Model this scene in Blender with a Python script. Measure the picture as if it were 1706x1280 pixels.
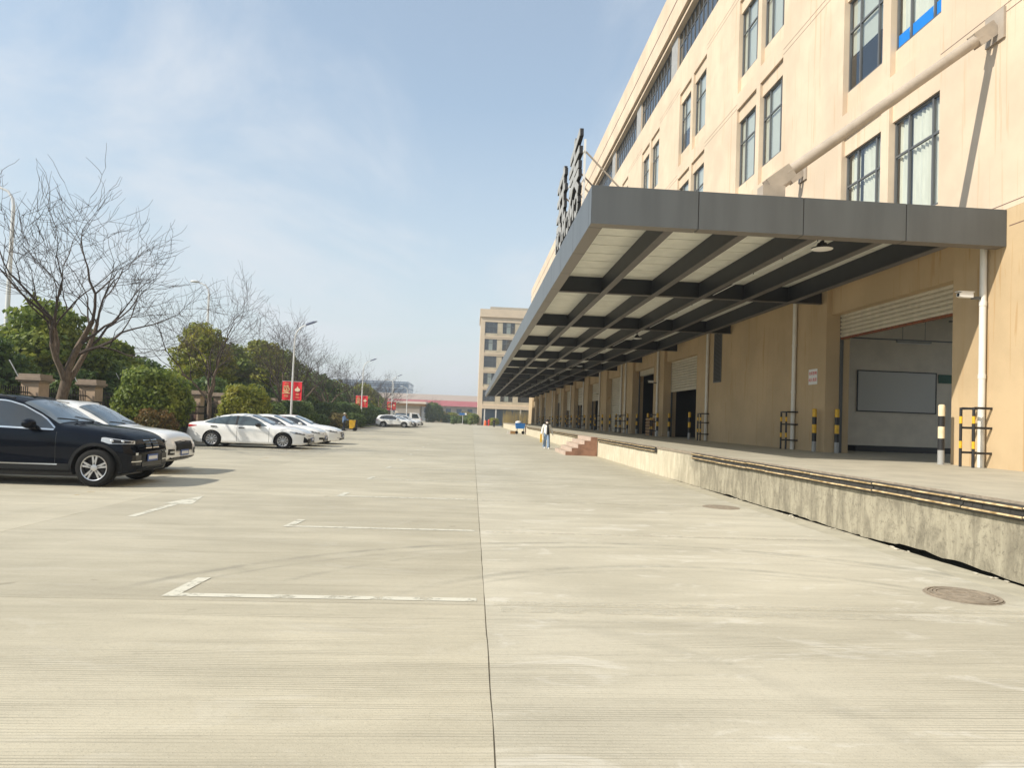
import bpy, bmesh, math, random
import numpy as np
from mathutils import Vector, Matrix, Euler
random.seed(7)
for o in list(bpy.data.objects): bpy.data.objects.remove(o)
S = bpy.context.scene
COL = S.collection
# ---------------------------------------------------------------- camera
F, CX, CY, H = 1140.0, 866.0, 664.0, 1.6
YAW, PITCH, ROLL = 0.0685085, 0.0314282, 0.036
_f = Vector((math.sin(YAW)*math.cos(PITCH), math.cos(YAW)*math.cos(PITCH), math.sin(PITCH)))
_r = Vector((math.cos(YAW), -math.sin(YAW), 0)); _u = _r.cross(_f)
_c, _s = math.cos(ROLL), math.sin(ROLL)
RGT, UP = _r*_c+_u*_s, -_r*_s+_u*_c
cam = bpy.data.cameras.new('camera'); camo = bpy.data.objects.new('camera', cam); COL.objects.link(camo)
camo.matrix_world = Matrix(((RGT.x, UP.x, -_f.x, 0), (RGT.y, UP.y, -_f.y, 0), (RGT.z, UP.z, -_f.z, H), (0, 0, 0, 1)))
cam.sensor_width = 36; cam.lens = F/1706*36
cam.shift_x = (853-CX)/1706; cam.shift_y = (CY-640)/1706
cam.clip_start = 0.05; cam.clip_end = 5000
S.camera = camo
# ---------------------------------------------------------------- light
LDIR = Vector((1, 0.42, -0.84)).normalized()
sun = bpy.data.lights.new('sun', 'SUN'); suno = bpy.data.objects.new('sun', sun); COL.objects.link(suno)
sun.energy = 4.0; sun.angle = math.radians(0.6); sun.color = (1.0, 0.925, 0.80)
suno.rotation_euler = LDIR.to_track_quat('-Z', 'Y').to_euler(); suno.location = (-60, -30, 60)
W = bpy.data.worlds.new('World'); S.world = W; W.use_nodes = True
nt = W.node_tree; nt.nodes.clear()
def wn(t, **k):
    n = nt.nodes.new(t)
    for a, b in k.items(): setattr(n, a, b)
    return n
sky = wn('ShaderNodeTexSky', sky_type='NISHITA', sun_disc=False)
sky.sun_elevation = math.asin(-LDIR.z); sky.sun_rotation = math.atan2(-LDIR.x, -LDIR.y)
sky.air_density = 1.3; sky.dust_density = 0.6; sky.ozone_density = 2.0; sky.altitude = 0
tc = wn('ShaderNodeTexCoord'); sep = wn('ShaderNodeSeparateXYZ'); nt.links.new(tc.outputs['Generated'], sep.inputs[0])
zc = wn('ShaderNodeMath', operation='MAXIMUM'); nt.links.new(sep.outputs[2], zc.inputs[0]); zc.inputs[1].default_value = 0.0
za = wn('ShaderNodeMath', operation='ADD'); nt.links.new(zc.outputs[0], za.inputs[0]); za.inputs[1].default_value = 0.16
dx = wn('ShaderNodeMath', operation='DIVIDE'); nt.links.new(sep.outputs[0], dx.inputs[0]); nt.links.new(za.outputs[0], dx.inputs[1])
dy = wn('ShaderNodeMath', operation='DIVIDE'); nt.links.new(sep.outputs[1], dy.inputs[0]); nt.links.new(za.outputs[0], dy.inputs[1])
cmb = wn('ShaderNodeCombineXYZ'); nt.links.new(dx.outputs[0], cmb.inputs[0]); nt.links.new(dy.outputs[0], cmb.inputs[1])
mp = wn('ShaderNodeMapping'); nt.links.new(cmb.outputs[0], mp.inputs[0])
mp.inputs['Rotation'].default_value = (0, 0, 0.5); mp.inputs['Scale'].default_value = (0.95, 0.55, 1); mp.inputs['Location'].default_value = (1.35, 0.4, 0)
n1 = wn('ShaderNodeTexNoise'); nt.links.new(mp.outputs[0], n1.inputs['Vector'])
n1.inputs['Scale'].default_value = 1.15; n1.inputs['Detail'].default_value = 9; n1.inputs['Roughness'].default_value = 0.58; n1.inputs['Distortion'].default_value = 0.5
rp = wn('ShaderNodeMapRange', interpolation_type='SMOOTHSTEP'); nt.links.new(n1.outputs['Fac'], rp.inputs[0])
rp.inputs[1].default_value = 0.40; rp.inputs[2].default_value = 0.66; rp.inputs[3].default_value = 0.30; rp.inputs[4].default_value = 0.88
# thin veil thickens towards the horizon, all the way round
vz = wn('ShaderNodeMapRange'); nt.links.new(zc.outputs[0], vz.inputs[0])
vz.inputs[1].default_value = 0.0; vz.inputs[2].default_value = 0.42; vz.inputs[3].default_value = 0.86; vz.inputs[4].default_value = 0.0
tint = wn('ShaderNodeMixRGB', blend_type='MULTIPLY'); tint.inputs[0].default_value = 1; tint.inputs[2].default_value = (.97, 1.04, 1.0, 1); nt.links.new(sky.outputs[0], tint.inputs[1])
veil = wn('ShaderNodeMixRGB'); nt.links.new(vz.outputs[0], veil.inputs[0]); nt.links.new(tint.outputs[0], veil.inputs[1]); veil.inputs[2].default_value = (3.75, 4.05, 4.35, 1)
mix = wn('ShaderNodeMixRGB'); nt.links.new(rp.outputs[0], mix.inputs[0]); nt.links.new(veil.outputs[0], mix.inputs[1]); mix.inputs[2].default_value = (4.5, 4.75, 5.05, 1)
bg = wn('ShaderNodeBackground'); nt.links.new(mix.outputs[0], bg.inputs[0]); bg.inputs[1].default_value = 0.14
wo = wn('ShaderNodeOutputWorld'); nt.links.new(bg.outputs[0], wo.inputs[0])
S.view_settings.view_transform = 'Standard'; S.view_settings.look = 'None'; S.view_settings.gamma = 1
S.view_settings.exposure = 0.36; S.view_settings.use_curve_mapping = False
S.render.engine = 'CYCLES'
# ---------------------------------------------------------------- materials
MATS = {}
def nodes(name):
    m = bpy.data.materials.new(name); m.use_nodes = True; t = m.node_tree
    b = t.nodes['Principled BSDF']; MATS[name] = m
    return m, t, b
def N(t, typ, ins=None, **k):
    n = t.nodes.new(typ)
    for a, b in k.items(): setattr(n, a, b)
    for a, b in (ins or {}).items():
        s = n.inputs[a]
        if isinstance(b, bpy.types.NodeSocket): t.links.new(b, s)
        else: s.default_value = b
    return n
def rgb(c, k=1.0): return (min(1, c[0]*k), min(1, c[1]*k), min(1, c[2]*k), 1)
def math_(t, op, a, b=None, c=None):
    n = t.nodes.new('ShaderNodeMath'); n.operation = op
    for i, v in enumerate((a, b, c)):
        if v is None: continue
        if isinstance(v, bpy.types.NodeSocket): t.links.new(v, n.inputs[i])
        else: n.inputs[i].default_value = v
    return n.outputs[0]
def noise(t, vec, scale, detail=4, rough=.55, dist=0):
    return N(t, 'ShaderNodeTexNoise', {'Vector': vec, 'Scale': scale, 'Detail': detail, 'Roughness': rough, 'Distortion': dist}).outputs['Fac']
def ramp(t, v, a, b, lo=0., hi=1.):
    return N(t, 'ShaderNodeMapRange', {0: v, 1: a, 2: b, 3: lo, 4: hi}, interpolation_type='SMOOTHSTEP').outputs[0]
def mixc(t, f, a, b):
    n = t.nodes.new('ShaderNodeMixRGB')
    for i, v in ((0, f), (1, a), (2, b)):
        if isinstance(v, bpy.types.NodeSocket): t.links.new(v, n.inputs[i])
        else: n.inputs[i].default_value = v
    return n.outputs[0]
def pos(t, sc=(1, 1, 1), obj=False):
    if obj: o = t.nodes.new('ShaderNodeTexCoord').outputs['Object']
    else: o = t.nodes.new('ShaderNodeNewGeometry').outputs['Position']
    if sc == (1, 1, 1): return o
    return N(t, 'ShaderNodeVectorMath', {0: o, 1: sc}, operation='MULTIPLY').outputs[0]
def bump(t, b, h, strength, dist=.02):
    n = N(t, 'ShaderNodeBump', {'Height': h, 'Strength': strength, 'Distance': dist}); t.links.new(n.outputs[0], b.inputs['Normal'])
def mat(name, col, rough=.6, metal=0., var=0., scale=3., stretch=(1, 1, 1), bmp=0., bscale=30., coat=0., spec=.5, col2=None, obj=False):
    m, t, b = nodes(name)
    b.inputs['Roughness'].default_value = rough; b.inputs['Metallic'].default_value = metal
    b.inputs['Specular IOR Level'].default_value = spec; b.inputs['Coat Weight'].default_value = coat; b.inputs['Coat Roughness'].default_value = .05
    b.inputs['Base Color'].default_value = rgb(col)
    if var or col2:
        f = ramp(t, noise(t, pos(t, stretch, obj), scale, 6), .3, .7)
        t.links.new(mixc(t, f, rgb(col2 or col, 1-var), rgb(col, 1+var)), b.inputs['Base Color'])
    if bmp: bump(t, b, noise(t, pos(t, (1, 1, 1), obj), bscale, 5), bmp)
    return m
mat('grey_metal', (.094, .103, .108), .38, .15, var=.10, scale=2.2, stretch=(1, 1, .12))
mat('soffit_metal', (.20, .18, .16), .5, .2)
mat('beam', (.018, .021, .026), .5, .0, var=.1)
mat('flange', (.11, .10, .095), .55, var=.1)
mat('ceiling_panel', (.80, .79, .71), .6, var=.06, scale=2.5)
mat('rod', (.41, .35, .285), .55, .0, var=.10, scale=3, bmp=.1)
mat('frame', (.13, .135, .14), .45, .2)
mat('shutter', (.57, .52, .41), .5, var=.07, scale=4, stretch=(1, 1, .4))
mat('rust', (.20, .07, .03), .85, var=.4, scale=15)
mat('pvc', (.74, .72, .66), .4, var=.04)
mat('black_paint', (.018, .018, .02), .45)
mat('yellow_paint', (.74, .43, .02), .45, var=.12, scale=12)
mat('white_paint_gloss', (.80, .68, .46), .45, var=.1, scale=9)
mat('grey_paint', (.36, .36, .35), .6, var=.1)
mat('rubber', (.045, .042, .036), .8, var=.35, scale=9, bmp=.3, bscale=60)
mat('worn_yellow', (.62, .48, .28), .65, var=.28, scale=7, stretch=(1, 1, 1), col2=(.45, .30, .12))
mat('groove', (.16, .09, .075), .8)
mat('inner_wall', (.74, .67, .56), .8, var=.08, scale=1.5)
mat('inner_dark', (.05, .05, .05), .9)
mat('concrete_floor', (.42, .39, .31), .75, var=.1, scale=1.5, bmp=.1)
mat('whiteboard', (.52, .51, .47), .35)
mat('green_board', (.01, .09, .05), .5)
mat('white_plastic', (.78, .78, .76), .35)
mat('curtain', (.80, .77, .68), .9, var=.05, scale=8, stretch=(1, 1, .2))
mat('blind', (.62, .62, .56), .8)
mat('blue_tape', (.0, .20, .66), .5)
mat('step_tile', (.52, .41, .33), .55, var=.1, scale=6)
mat('step_side', (.27, .145, .095), .8, var=.22, scale=4, bmp=.2)
mat('iron', (.30, .25, .19), .7, .1, var=.2, scale=14)
mat('tyre', (.010, .010, .010), .8, spec=.25)
mat('rim', (.55, .55, .56), .28, .9)
mat('rim_dark', (.02, .02, .022), .6)
mat('chrome', (.72, .72, .70), .14, 1.)
mat('trim_black', (.012, .012, .013), .35)
mat('plastic_dark', (.014, .015, .016), .65, spec=.2)
mat('car_black', (.002, .004, .009), .35, coat=.45, spec=.0)
mat('car_white', (.85, .845, .82), .3, coat=.8)
mat('car_silver', (.42, .43, .44), .3, .5, coat=.8)
mat('car_dark', (.03, .033, .04), .25, coat=1.)
mat('headlamp', (.55, .57, .58), .08, .35, coat=1.)
mat('tail_red', (.45, .02, .03), .2, coat=1.)
mat('plate_blue', (.06, .12, .35), .4)
mat('plate_white', (.78, .78, .78), .5)
mat('wood', (.30, .17, .07), .7, var=.3, scale=10, stretch=(1, 1, 6))
mat('blue_plastic', (.015, .14, .42), .4)
mat('red_paint', (.62, .03, .015), .4)
mat('orange_paint', (.78, .13, .02), .45)
mat('cart_yellow', (.72, .42, .02), .5)
mat('pole_white', (.72, .72, .70), .35, .1)
mat('lamp_grey', (.16, .18, .26), .4, .3)
mat('banner_red', (.70, .012, .025), .6, var=.06, scale=5)
mat('banner_gold', (.80, .52, .26), .6)
mat('banner_cream', (.82, .66, .46), .6)
mat('pillar_paint', (.50, .37, .26), .8, var=.08, scale=4, bmp=.1)
mat('pillar_cap', (.33, .26, .20), .8, var=.12, scale=5)
mat('fence_iron', (.012, .012, .014), .5)
mat('kerb', (.40, .38, .33), .85, var=.12, scale=6, bmp=.2)
mat('bark', (.135, .10, .07), .9, var=.30, scale=18, stretch=(1, 1, .25), bmp=.4, bscale=40)
mat('twig', (.060, .045, .036), .9)
mat('skin', (.45, .27, .19), .55)
mat('cloth_white', (.78, .76, .72), .9, var=.05, scale=20)
mat('cloth_black', (.012, .012, .013), .9)
mat('denim', (.22, .30, .42), .9, var=.18, scale=14)
mat('cloth_blue', (.16, .25, .42), .9, var=.12, scale=12)
mat('cloth_dark', (.02, .024, .03), .9)
mat('hair', (.012, .009, .008), .6)
mat('hat_straw', (.62, .58, .45), .9)
mat('far_render', (.64, .52, .38), .85, var=.05, scale=.6)
mat('far_pale', (.50, .43, .31), .85, var=.12, scale=.8)
mat('tower_glass', (.10, .16, .24), .15, .2)
mat('far_white', (.62, .60, .56), .7)
mat('hazed_band', (.30, .36, .42), .6)  # grey blue puts distance haze into the colour of the floor bands
mat('roof_red', (.36, .11, .12), .8)
mat('roof_pale', (.62, .55, .48), .7)
mat('stone', (.40, .36, .29), .85, var=.15, scale=5)
mat('straw_plant', (.36, .27, .10), .9)
# wall paint with drips and soft blotches
def wallmat(name, col, drip):
    m, t, b = nodes(name); b.inputs['Roughness'].default_value = .85
    b.inputs['Specular IOR Level'].default_value = .2
    n1 = noise(t, pos(t), .35, 6, .6); n2 = noise(t, pos(t, (1, 2.2, .10)), 1.0, 5, .6, .6); n3 = noise(t, pos(t), 7, 5)
    c = mixc(t, ramp(t, n1, .35, .68), rgb(col, .88), rgb(col, 1.05))
    c = mixc(t, ramp(t, n2, .60, .76, 0, drip), c, rgb((col[0]*.80, col[1]*.70, col[2]*.58)))
    n4 = noise(t, pos(t, (.3, 7., .22)), 1.0, 3, .5, 1.2)
    c = mixc(t, ramp(t, n4, .625, .645, 0, drip), c, rgb((col[0]*.80, col[1]*.67, col[2]*.52)))
    c = mixc(t, ramp(t, n3, .45, .75, 0, .10), c, rgb(col, .78))
    t.links.new(c, b.inputs['Base Color']); bump(t, b, noise(t, pos(t), 60, 4), .12, .01)
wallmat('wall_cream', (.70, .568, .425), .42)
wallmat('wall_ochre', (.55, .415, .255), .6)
# glass: part mirror, part see-through
def glassmat(name, tint, mirror):
    m, t, b = nodes(name); t.nodes.remove(b)
    tr = N(t, 'ShaderNodeBsdfTransparent', {'Color': rgb(tint)}); gl = N(t, 'ShaderNodeBsdfGlossy', {'Color': (.85, .9, .95, 1), 'Roughness': .04})
    lw = N(t, 'ShaderNodeLayerWeight', {'Blend': .5}); f = math_(t, 'MULTIPLY_ADD', math_(t, 'POWER', lw.outputs['Facing'], 3.), .75, mirror)
    mx = N(t, 'ShaderNodeMixShader', {0: f, 1: tr.outputs[0], 2: gl.outputs[0]})
    t.links.new(mx.outputs[0], t.nodes['Material Output'].inputs[0])
glassmat('glass', (.84, .88, .86), .10)
mat('car_glass', (.012, .018, .022), .06, 0., coat=1., spec=.8)
mat('car_glass_light', (.05, .075, .085), .06, 0., coat=1., spec=.8)
# weathered dock wall: grey weathered length merging into pale painted length
m, t, b = nodes('dock_wall'); b.inputs['Roughness'].default_value = .9
P0 = pos(t); sp = N(t, 'ShaderNodeSeparateXYZ', {0: P0})
big = noise(t, pos(t, (.5, .5, .5)), 1.0, 3)
edge = ramp(t, math_(t, 'MULTIPLY_ADD', big, 8.0, sp.outputs[1]), 20.0, 26.0)
st = noise(t, pos(t, (1, 2.6, .75)), 1.5, 9, .72, .5); st2 = noise(t, pos(t, (1, 7, .55)), 1.3, 8, .75, .4); pit = noise(t, P0, 19, 8, .75)
g = mixc(t, ramp(t, st, .36, .64), (.215, .192, .140, 1), (.40, .362, .268, 1))
g = mixc(t, ramp(t, st2, .60, .74, 0, .8), g, (.62, .57, .45, 1))
g = mixc(t, ramp(t, pit, .50, .66, 0, .62), g, (.125, .11, .08, 1))
pl = mixc(t, ramp(t, st, .40, .66), (.55, .49, .36, 1), (.70, .635, .49, 1))
pl = mixc(t, ramp(t, st2, .60, .76, 0, .45), pl, (.48, .35, .20, 1)); pl = mixc(t, ramp(t, pit, .56, .72, 0, .30), pl, (.30, .26, .19, 1))
t.links.new(mixc(t, edge, g, pl), b.inputs['Base Color'])
bump(t, b, math_(t, 'ADD', pit, st2), .5, .02)
# yard concrete
ARCS = [(1.79, 3.47, 5.57, .10, .85, 0), (1.79, 3.47, 5.30, .06, .5, 0), (2.26, 4.06, 4.73, .08, .5, 0), (2.31, 3.96, 3.70, .10, .7, 0), (2.31, 3.96, 3.50, .06, .5, 0), (-1.57, 1.99, 4.18, .16, .35, 1), (6.72, 8.26, 13.42, .14, .22, 0), (9., 14., 13.2, .13, .12, 0)]
def concrete(name, a, bcol, right):
    m, t, b = nodes(name); b.inputs['Roughness'].default_value = .82; b.inputs['Specular IOR Level'].default_value = .3
    P = pos(t); sp = N(t, 'ShaderNodeSeparateXYZ', {0: P}); xs, ys = sp.outputs[0], sp.outputs[1]
    n1 = noise(t, P, .28, 5, .6); n2 = noise(t, pos(t, (.5, 2.4, 1)), .9, 7, .62, .4); n3 = noise(t, P, 22, 5, .65); n4 = noise(t, P, 110, 3, .6)
    c = mixc(t, ramp(t, n1, .32, .68), a, bcol)
    n7 = noise(t, pos(t, (.35, 5.5, 1)), 1.3, 8, .7, .5); c = mixc(t, ramp(t, n7, .50, .70, 0, .34), c, rgb(a[:3], .70)); c = mixc(t, ramp(t, n2, .42, .74, 0, .52), c, rgb(a[:3], .78))
    c = mixc(t, ramp(t, n2, .50, .30, 0, .30), c, rgb(bcol[:3], 1.16))
    c = mixc(t, ramp(t, n3, .50, .74, 0, .22), c, rgb(a[:3], .55))
    c = mixc(t, ramp(t, n4, .58, .68, 0, .55), c, rgb(a[:3], .42)); n6 = noise(t, P, 60, 4, .7); c = mixc(t, ramp(t, n6, .56, .70, 0, .38), c, rgb(bcol[:3], 1.25))
    dr = noise(t, P, 3.1, 2, .4); c = mixc(t, ramp(t, dr, .735, .77, 0, .5), c, rgb(a[:3], .55))
    # spalled light patches on the older lane
    n5 = noise(t, pos(t, (.7, 1.6, 1)), 1.6, 8, .7, .8)
    c = mixc(t, ramp(t, n5, .54, .64, 0, .55 if right else .16), c, (.60, .575, .50, 1))
    # tine grooves run across the lane
    jit = noise(t, pos(t, (.12, 3.2, 0)), 1.0, 3, .6); amp = noise(t, pos(t, (.22, 9., 0)), 1.0, 3, .6)
    ph = math_(t, 'ADD', math_(t, 'MULTIPLY', ys, 2*math.pi/.031), math_(t, 'MULTIPLY', jit, 22.))
    tl = math_(t, 'MULTIPLY_ADD', math_(t, 'SINE', ph), .5, .5)
    wear = noise(t, pos(t, (.35, .8, 1)), 1.1, 4)
    near = ramp(t, ys, 6.2, 5.4, .25, 1.)
    msk = math_(t, 'MULTIPLY', ramp(t, wear, .30, .62), near)
    lines = math_(t, 'MULTIPLY', math_(t, 'MULTIPLY', ramp(t, tl, .62, .92), ramp(t, amp, .34, .62)), msk)
    c = mixc(t, math_(t, 'MULTIPLY', lines, .60), c, rgb(a[:3], .45))
    # tyre marks
    br = noise(t, pos(t, (1, 1, 1)), 2.2, 6, .7)
    for (cx, cy, r, w, k, low) in ARCS:
        d = math_(t, 'SQRT', math_(t, 'ADD', math_(t, 'POWER', math_(t, 'SUBTRACT', xs, cx), 2), math_(t, 'POWER', math_(t, 'SUBTRACT', ys, cy), 2)))
        e = math_(t, 'ABSOLUTE', math_(t, 'SUBTRACT', d, r))
        f = math_(t, 'MULTIPLY', ramp(t, e, w, w*.1, 0, k*.72), ramp(t, br, .34, .66, .08, 1))
        f = math_(t, 'MULTIPLY', f, ramp(t, xs, .2, 1.) if low else ramp(t, ys, 5.9, 6.9))
        c = mixc(t, f, c, (.235, .225, .185, 1))
    oi = t.nodes.new('ShaderNodeObjectInfo'); k = ramp(t, oi.outputs['Random'], 0, 1, .93, 1.05)
    mm = N(t, 'ShaderNodeVectorMath', {0: c, 1: k}, operation='MULTIPLY')
    t.links.new(mm.outputs[0], b.inputs['Base Color'])
    hgt = math_(t, 'SUBTRACT', math_(t, 'ADD', math_(t, 'MULTIPLY', n3, .5), math_(t, 'MULTIPLY', n4, .25)), math_(t, 'MULTIPLY', lines, .9))
    bump(t, b, hgt, .35, .012)
concrete('concrete_left', (.425, .390, .298, 1), (.515, .475, .370, 1), False)
concrete('concrete_right', (.438, .407, .320, 1), (.532, .497, .400, 1), True)
mat('joint', (.24, .21, .155), .95, var=.2, scale=20)
mat('gutter_slab', (.44, .405, .31), .85, var=.12, scale=3, bmp=.25)
mat('rubble', (.50, .46, .37), .9, var=.2, scale=12, bmp=.3)
mat('soil', (.09, .08, .05), .95, var=.3, scale=2)
mat('far_ground', (.17, .16, .11), .95, var=.25, scale=.05)
# worn road paint: bare concrete shows through
def paint(name, col, lo, hi, top=1.):
    m, t, b = nodes(name); b.inputs['Roughness'].default_value = .7; b.inputs['Base Color'].default_value = rgb(col)
    f = ramp(t, noise(t, pos(t, (1.5, 1.5, 1)), 3.2, 9, .72), lo, hi, 0, top)
    tr = N(t, 'ShaderNodeBsdfTransparent'); mx = N(t, 'ShaderNodeMixShader', {0: f, 1: tr.outputs[0], 2: b.outputs[0]})
    t.links.new(mx.outputs[0], t.nodes['Material Output'].inputs[0])
paint('line_white', (.61, .59, .49), .30, .52)
paint('line_faint', (.60, .57, .47), .36, .66, .55)
paint('line_yellow', (.62, .40, .11), .52, .66)
# foliage: every leaf its own tint
def leafmat(name, c1, c2, c3, tr=.28):
    m, t, b = nodes(name); b.inputs['Roughness'].default_value = .5; b.inputs['Specular IOR Level'].default_value = .35
    r = t.nodes.new('ShaderNodeNewGeometry').outputs['Random Per Island']
    n = noise(t, pos(t), .9, 3)
    c = mixc(t, ramp(t, r, 0, 1), rgb(c1), rgb(c2)); c = mixc(t, ramp(t, n, .45, .72, 0, .65), c, rgb(c3))
    t.links.new(c, b.inputs['Base Color'])
    tl = N(t, 'ShaderNodeBsdfTranslucent', {'Color': c}); mx = N(t, 'ShaderNodeMixShader', {0: tr, 1: b.outputs[0], 2: tl.outputs[0]})
    t.links.new(mx.outputs[0], t.nodes['Material Output'].inputs[0])
leafmat('leaf_green', (0.1037, 0.1586, 0.0293), (0.2257, 0.2867, 0.0512), (0.366, 0.3782, 0.0671), .38)
leafmat('leaf_yellow', (0.1736, 0.2184, 0.0314), (0.336, 0.3472, 0.0504), (0.504, 0.4256, 0.056), .38)
leafmat('leaf_dark', (0.063, 0.119, 0.0336), (0.14, 0.203, 0.0504), (0.224, 0.273, 0.063), .36)
leafmat('leaf_red', (.10, .085, .025), (.20, .11, .03), (.12, .13, .03))
leafmat('grass_blade', (.07, .11, .02), (.14, .17, .04), (.20, .19, .06))
leafmat('dry_leaf', (.20, .17, .06), (.32, .25, .09), (.22, .22, .06))
# ---------------------------------------------------------------- mesh helpers
WLOC = {}
class MB:
    def __init__(s): s.v = []; s.f = []; s.m = []; s.k = 0
    def quad(s, a, b, c, d): n = len(s.v); s.v += [tuple(a), tuple(b), tuple(c), tuple(d)]; s.f.append((n, n+1, n+2, n+3)); s.m.append(s.k)
    def box(s, x0, x1, y0, y1, z0, z1):
        if x0 > x1: x0, x1 = x1, x0
        if y0 > y1: y0, y1 = y1, y0
        n = len(s.v)
        s.v += [(x0, y0, z0), (x1, y0, z0), (x1, y1, z0), (x0, y1, z0), (x0, y0, z1), (x1, y0, z1), (x1, y1, z1), (x0, y1, z1)]
        for f in ((0, 3, 2, 1), (4, 5, 6, 7), (0, 1, 5, 4), (1, 2, 6, 5), (2, 3, 7, 6), (3, 0, 4, 7)): s.f.append(tuple(n+i for i in f)); s.m.append(s.k)
        return s
    def tube(s, pts, rad, n=8, caps=True):
        pts = [Vector(p) for p in pts]
        if not hasattr(rad, '__len__'): rad = [rad]*len(pts)
        rings = []; prev = None
        for i, p in enumerate(pts):
            d = (pts[min(i+1, len(pts)-1)]-pts[max(i-1, 0)])
            if d.length < 1e-9: d = Vector((0, 0, 1))
            d.normalize()
            if prev is None:
                a = Vector((0, 0, 1)) if abs(d.z) < .9 else Vector((1, 0, 0)); u = d.cross(a).normalized()
            else:
                u = prev-d*prev.dot(d)
                u = u.normalized() if u.length > 1e-6 else d.orthogonal().normalized()
            prev = u; w = d.cross(u)
            b0 = len(s.v); rings.append(b0)
            for j in range(n):
                a = 2*math.pi*j/n; s.v.append(tuple(p+(u*math.cos(a)+w*math.sin(a))*rad[i]))
        for i in range(len(rings)-1):
            for j in range(n):
                a, b = rings[i]+j, rings[i]+(j+1) % n; c, d = rings[i+1]+(j+1) % n, rings[i+1]+j
                s.f.append((a, b, c, d)); s.m.append(s.k)
        if caps:
            s.f.append(tuple(rings[0]+j for j in range(n-1, -1, -1))); s.m.append(s.k)
            s.f.append(tuple(rings[-1]+j for j in range(n))); s.m.append(s.k)
        return s
    def lathe(s, prof, c, axis='Z', n=24):      # prof: (radius, height)
        rings = []
        for (r, h) in prof:
            rings.append(len(s.v))
            for j in range(n):
                a = 2*math.pi*j/n; x, y = r*math.cos(a), r*math.sin(a)
                q = (x, y, h) if axis == 'Z' else ((x, h, y) if axis == 'Y' else (h, x, y))
                s.v.append((c[0]+q[0], c[1]+q[1], c[2]+q[2]))
        for i in range(len(rings)-1):
            for j in range(n): s.f.append((rings[i]+j, rings[i]+(j+1) % n, rings[i+1]+(j+1) % n, rings[i+1]+j)); s.m.append(s.k)
        return s
    def prism(s, poly, z0, z1, plane='XY'):
        def P(a, b, h): return (a, b, h) if plane == 'XY' else ((a, h, b) if plane == 'XZ' else (h, a, b))
        n = len(s.v); k = len(poly)
        s.v += [P(a, b, z0) for a, b in poly]+[P(a, b, z1) for a, b in poly]
        s.f.append(tuple(range(n+k-1, n-1, -1))); s.f.append(tuple(range(n+k, n+2*k))); s.m += [s.k, s.k]
        for i in range(k): j = (i+1) % k; s.f.append((n+i, n+j, n+k+j, n+k+i)); s.m.append(s.k)
        return s
    def ball(s, c, r, nu=12, nv=8, sq=(1, 1, 1)):
        rings = []
        for i in range(nv+1):
            th = math.pi*i/nv; rings.append(len(s.v))
            for j in range(nu):
                a = 2*math.pi*j/nu
                s.v.append((c[0]+r*sq[0]*math.sin(th)*math.cos(a), c[1]+r*sq[1]*math.sin(th)*math.sin(a), c[2]+r*sq[2]*math.cos(th)))
        for i in range(nv):
            for j in range(nu): s.f.append((rings[i]+j, rings[i+1]+j, rings[i+1]+(j+1) % nu, rings[i]+(j+1) % nu)); s.m.append(s.k)
        return s
    def mesh(s, name, mats, org=(0, 0, 0), smooth=False):
        me = bpy.data.meshes.new(name)
        me.from_pydata([(a-org[0], b-org[1], c-org[2]) for a, b, c in s.v], [], s.f)
        for mm in ([mats] if isinstance(mats, str) else mats): me.materials.append(MATS[mm])
        if not isinstance(mats, str): me.polygons.foreach_set('material_index', s.m)
        bm = bmesh.new(); bm.from_mesh(me); bmesh.ops.recalc_face_normals(bm, faces=bm.faces); bm.to_mesh(me); bm.free()
        if smooth:
            me.polygons.foreach_set('use_smooth', [True]*len(me.polygons)); me.set_sharp_from_angle(angle=math.radians(smooth if smooth > 1 else 40))
        return me
    def build(s, name, mats, parent=None, smooth=False, org=None):
        if parent is not None: org = WLOC[parent.name]
        elif org is None:
            a = np.array(s.v); org = ((a[:, 0].min()+a[:, 0].max())/2, (a[:, 1].min()+a[:, 1].max())/2, a[:, 2].min())
        return put(name, s.mesh(name, mats, org, smooth), parent, org if parent is None else (0, 0, 0))
def put(name, me, parent=None, loc=(0, 0, 0), rz=0.):
    o = bpy.data.objects.new(name, me); COL.objects.link(o); o.location = loc; o.rotation_euler = (0, 0, rz)
    base = (0, 0, 0)
    if parent is not None: o.parent = parent; base = WLOC[parent.name]
    WLOC[o.name] = tuple(base[i]+loc[i] for i in range(3))
    return o
def tag(o, label=None, cat=None, group=None, kind=None):
    if label: o['label'] = label
    if cat: o['category'] = cat
    if group: o['group'] = group
    if kind: o['kind'] = kind
    return o
def thing(name, label, cat, loc=(0, 0, 0), group=None): return tag(put(name, None, None, loc), label, cat, group)
def copy_tree(o, parent=None, loc=None, rz=None, sc=None, label=None, group=None):
    c = o.copy(); COL.objects.link(c); c.parent = parent
    WLOC[c.name] = WLOC[o.name]
    if parent is None:
        if loc is not None: c.location = loc; WLOC[c.name] = tuple(loc)
        if rz is not None: c.rotation_euler = (0, 0, rz)
        if sc is not None: c.scale = sc if hasattr(sc, '__len__') else (sc, sc, sc)
        if label: c['label'] = label
        if group: c['group'] = group
    for ch in list(o.children): copy_tree(ch, c)
    return c
def box(name, m, parent, *b): return MB().box(*b).build(name, m, parent)
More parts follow.
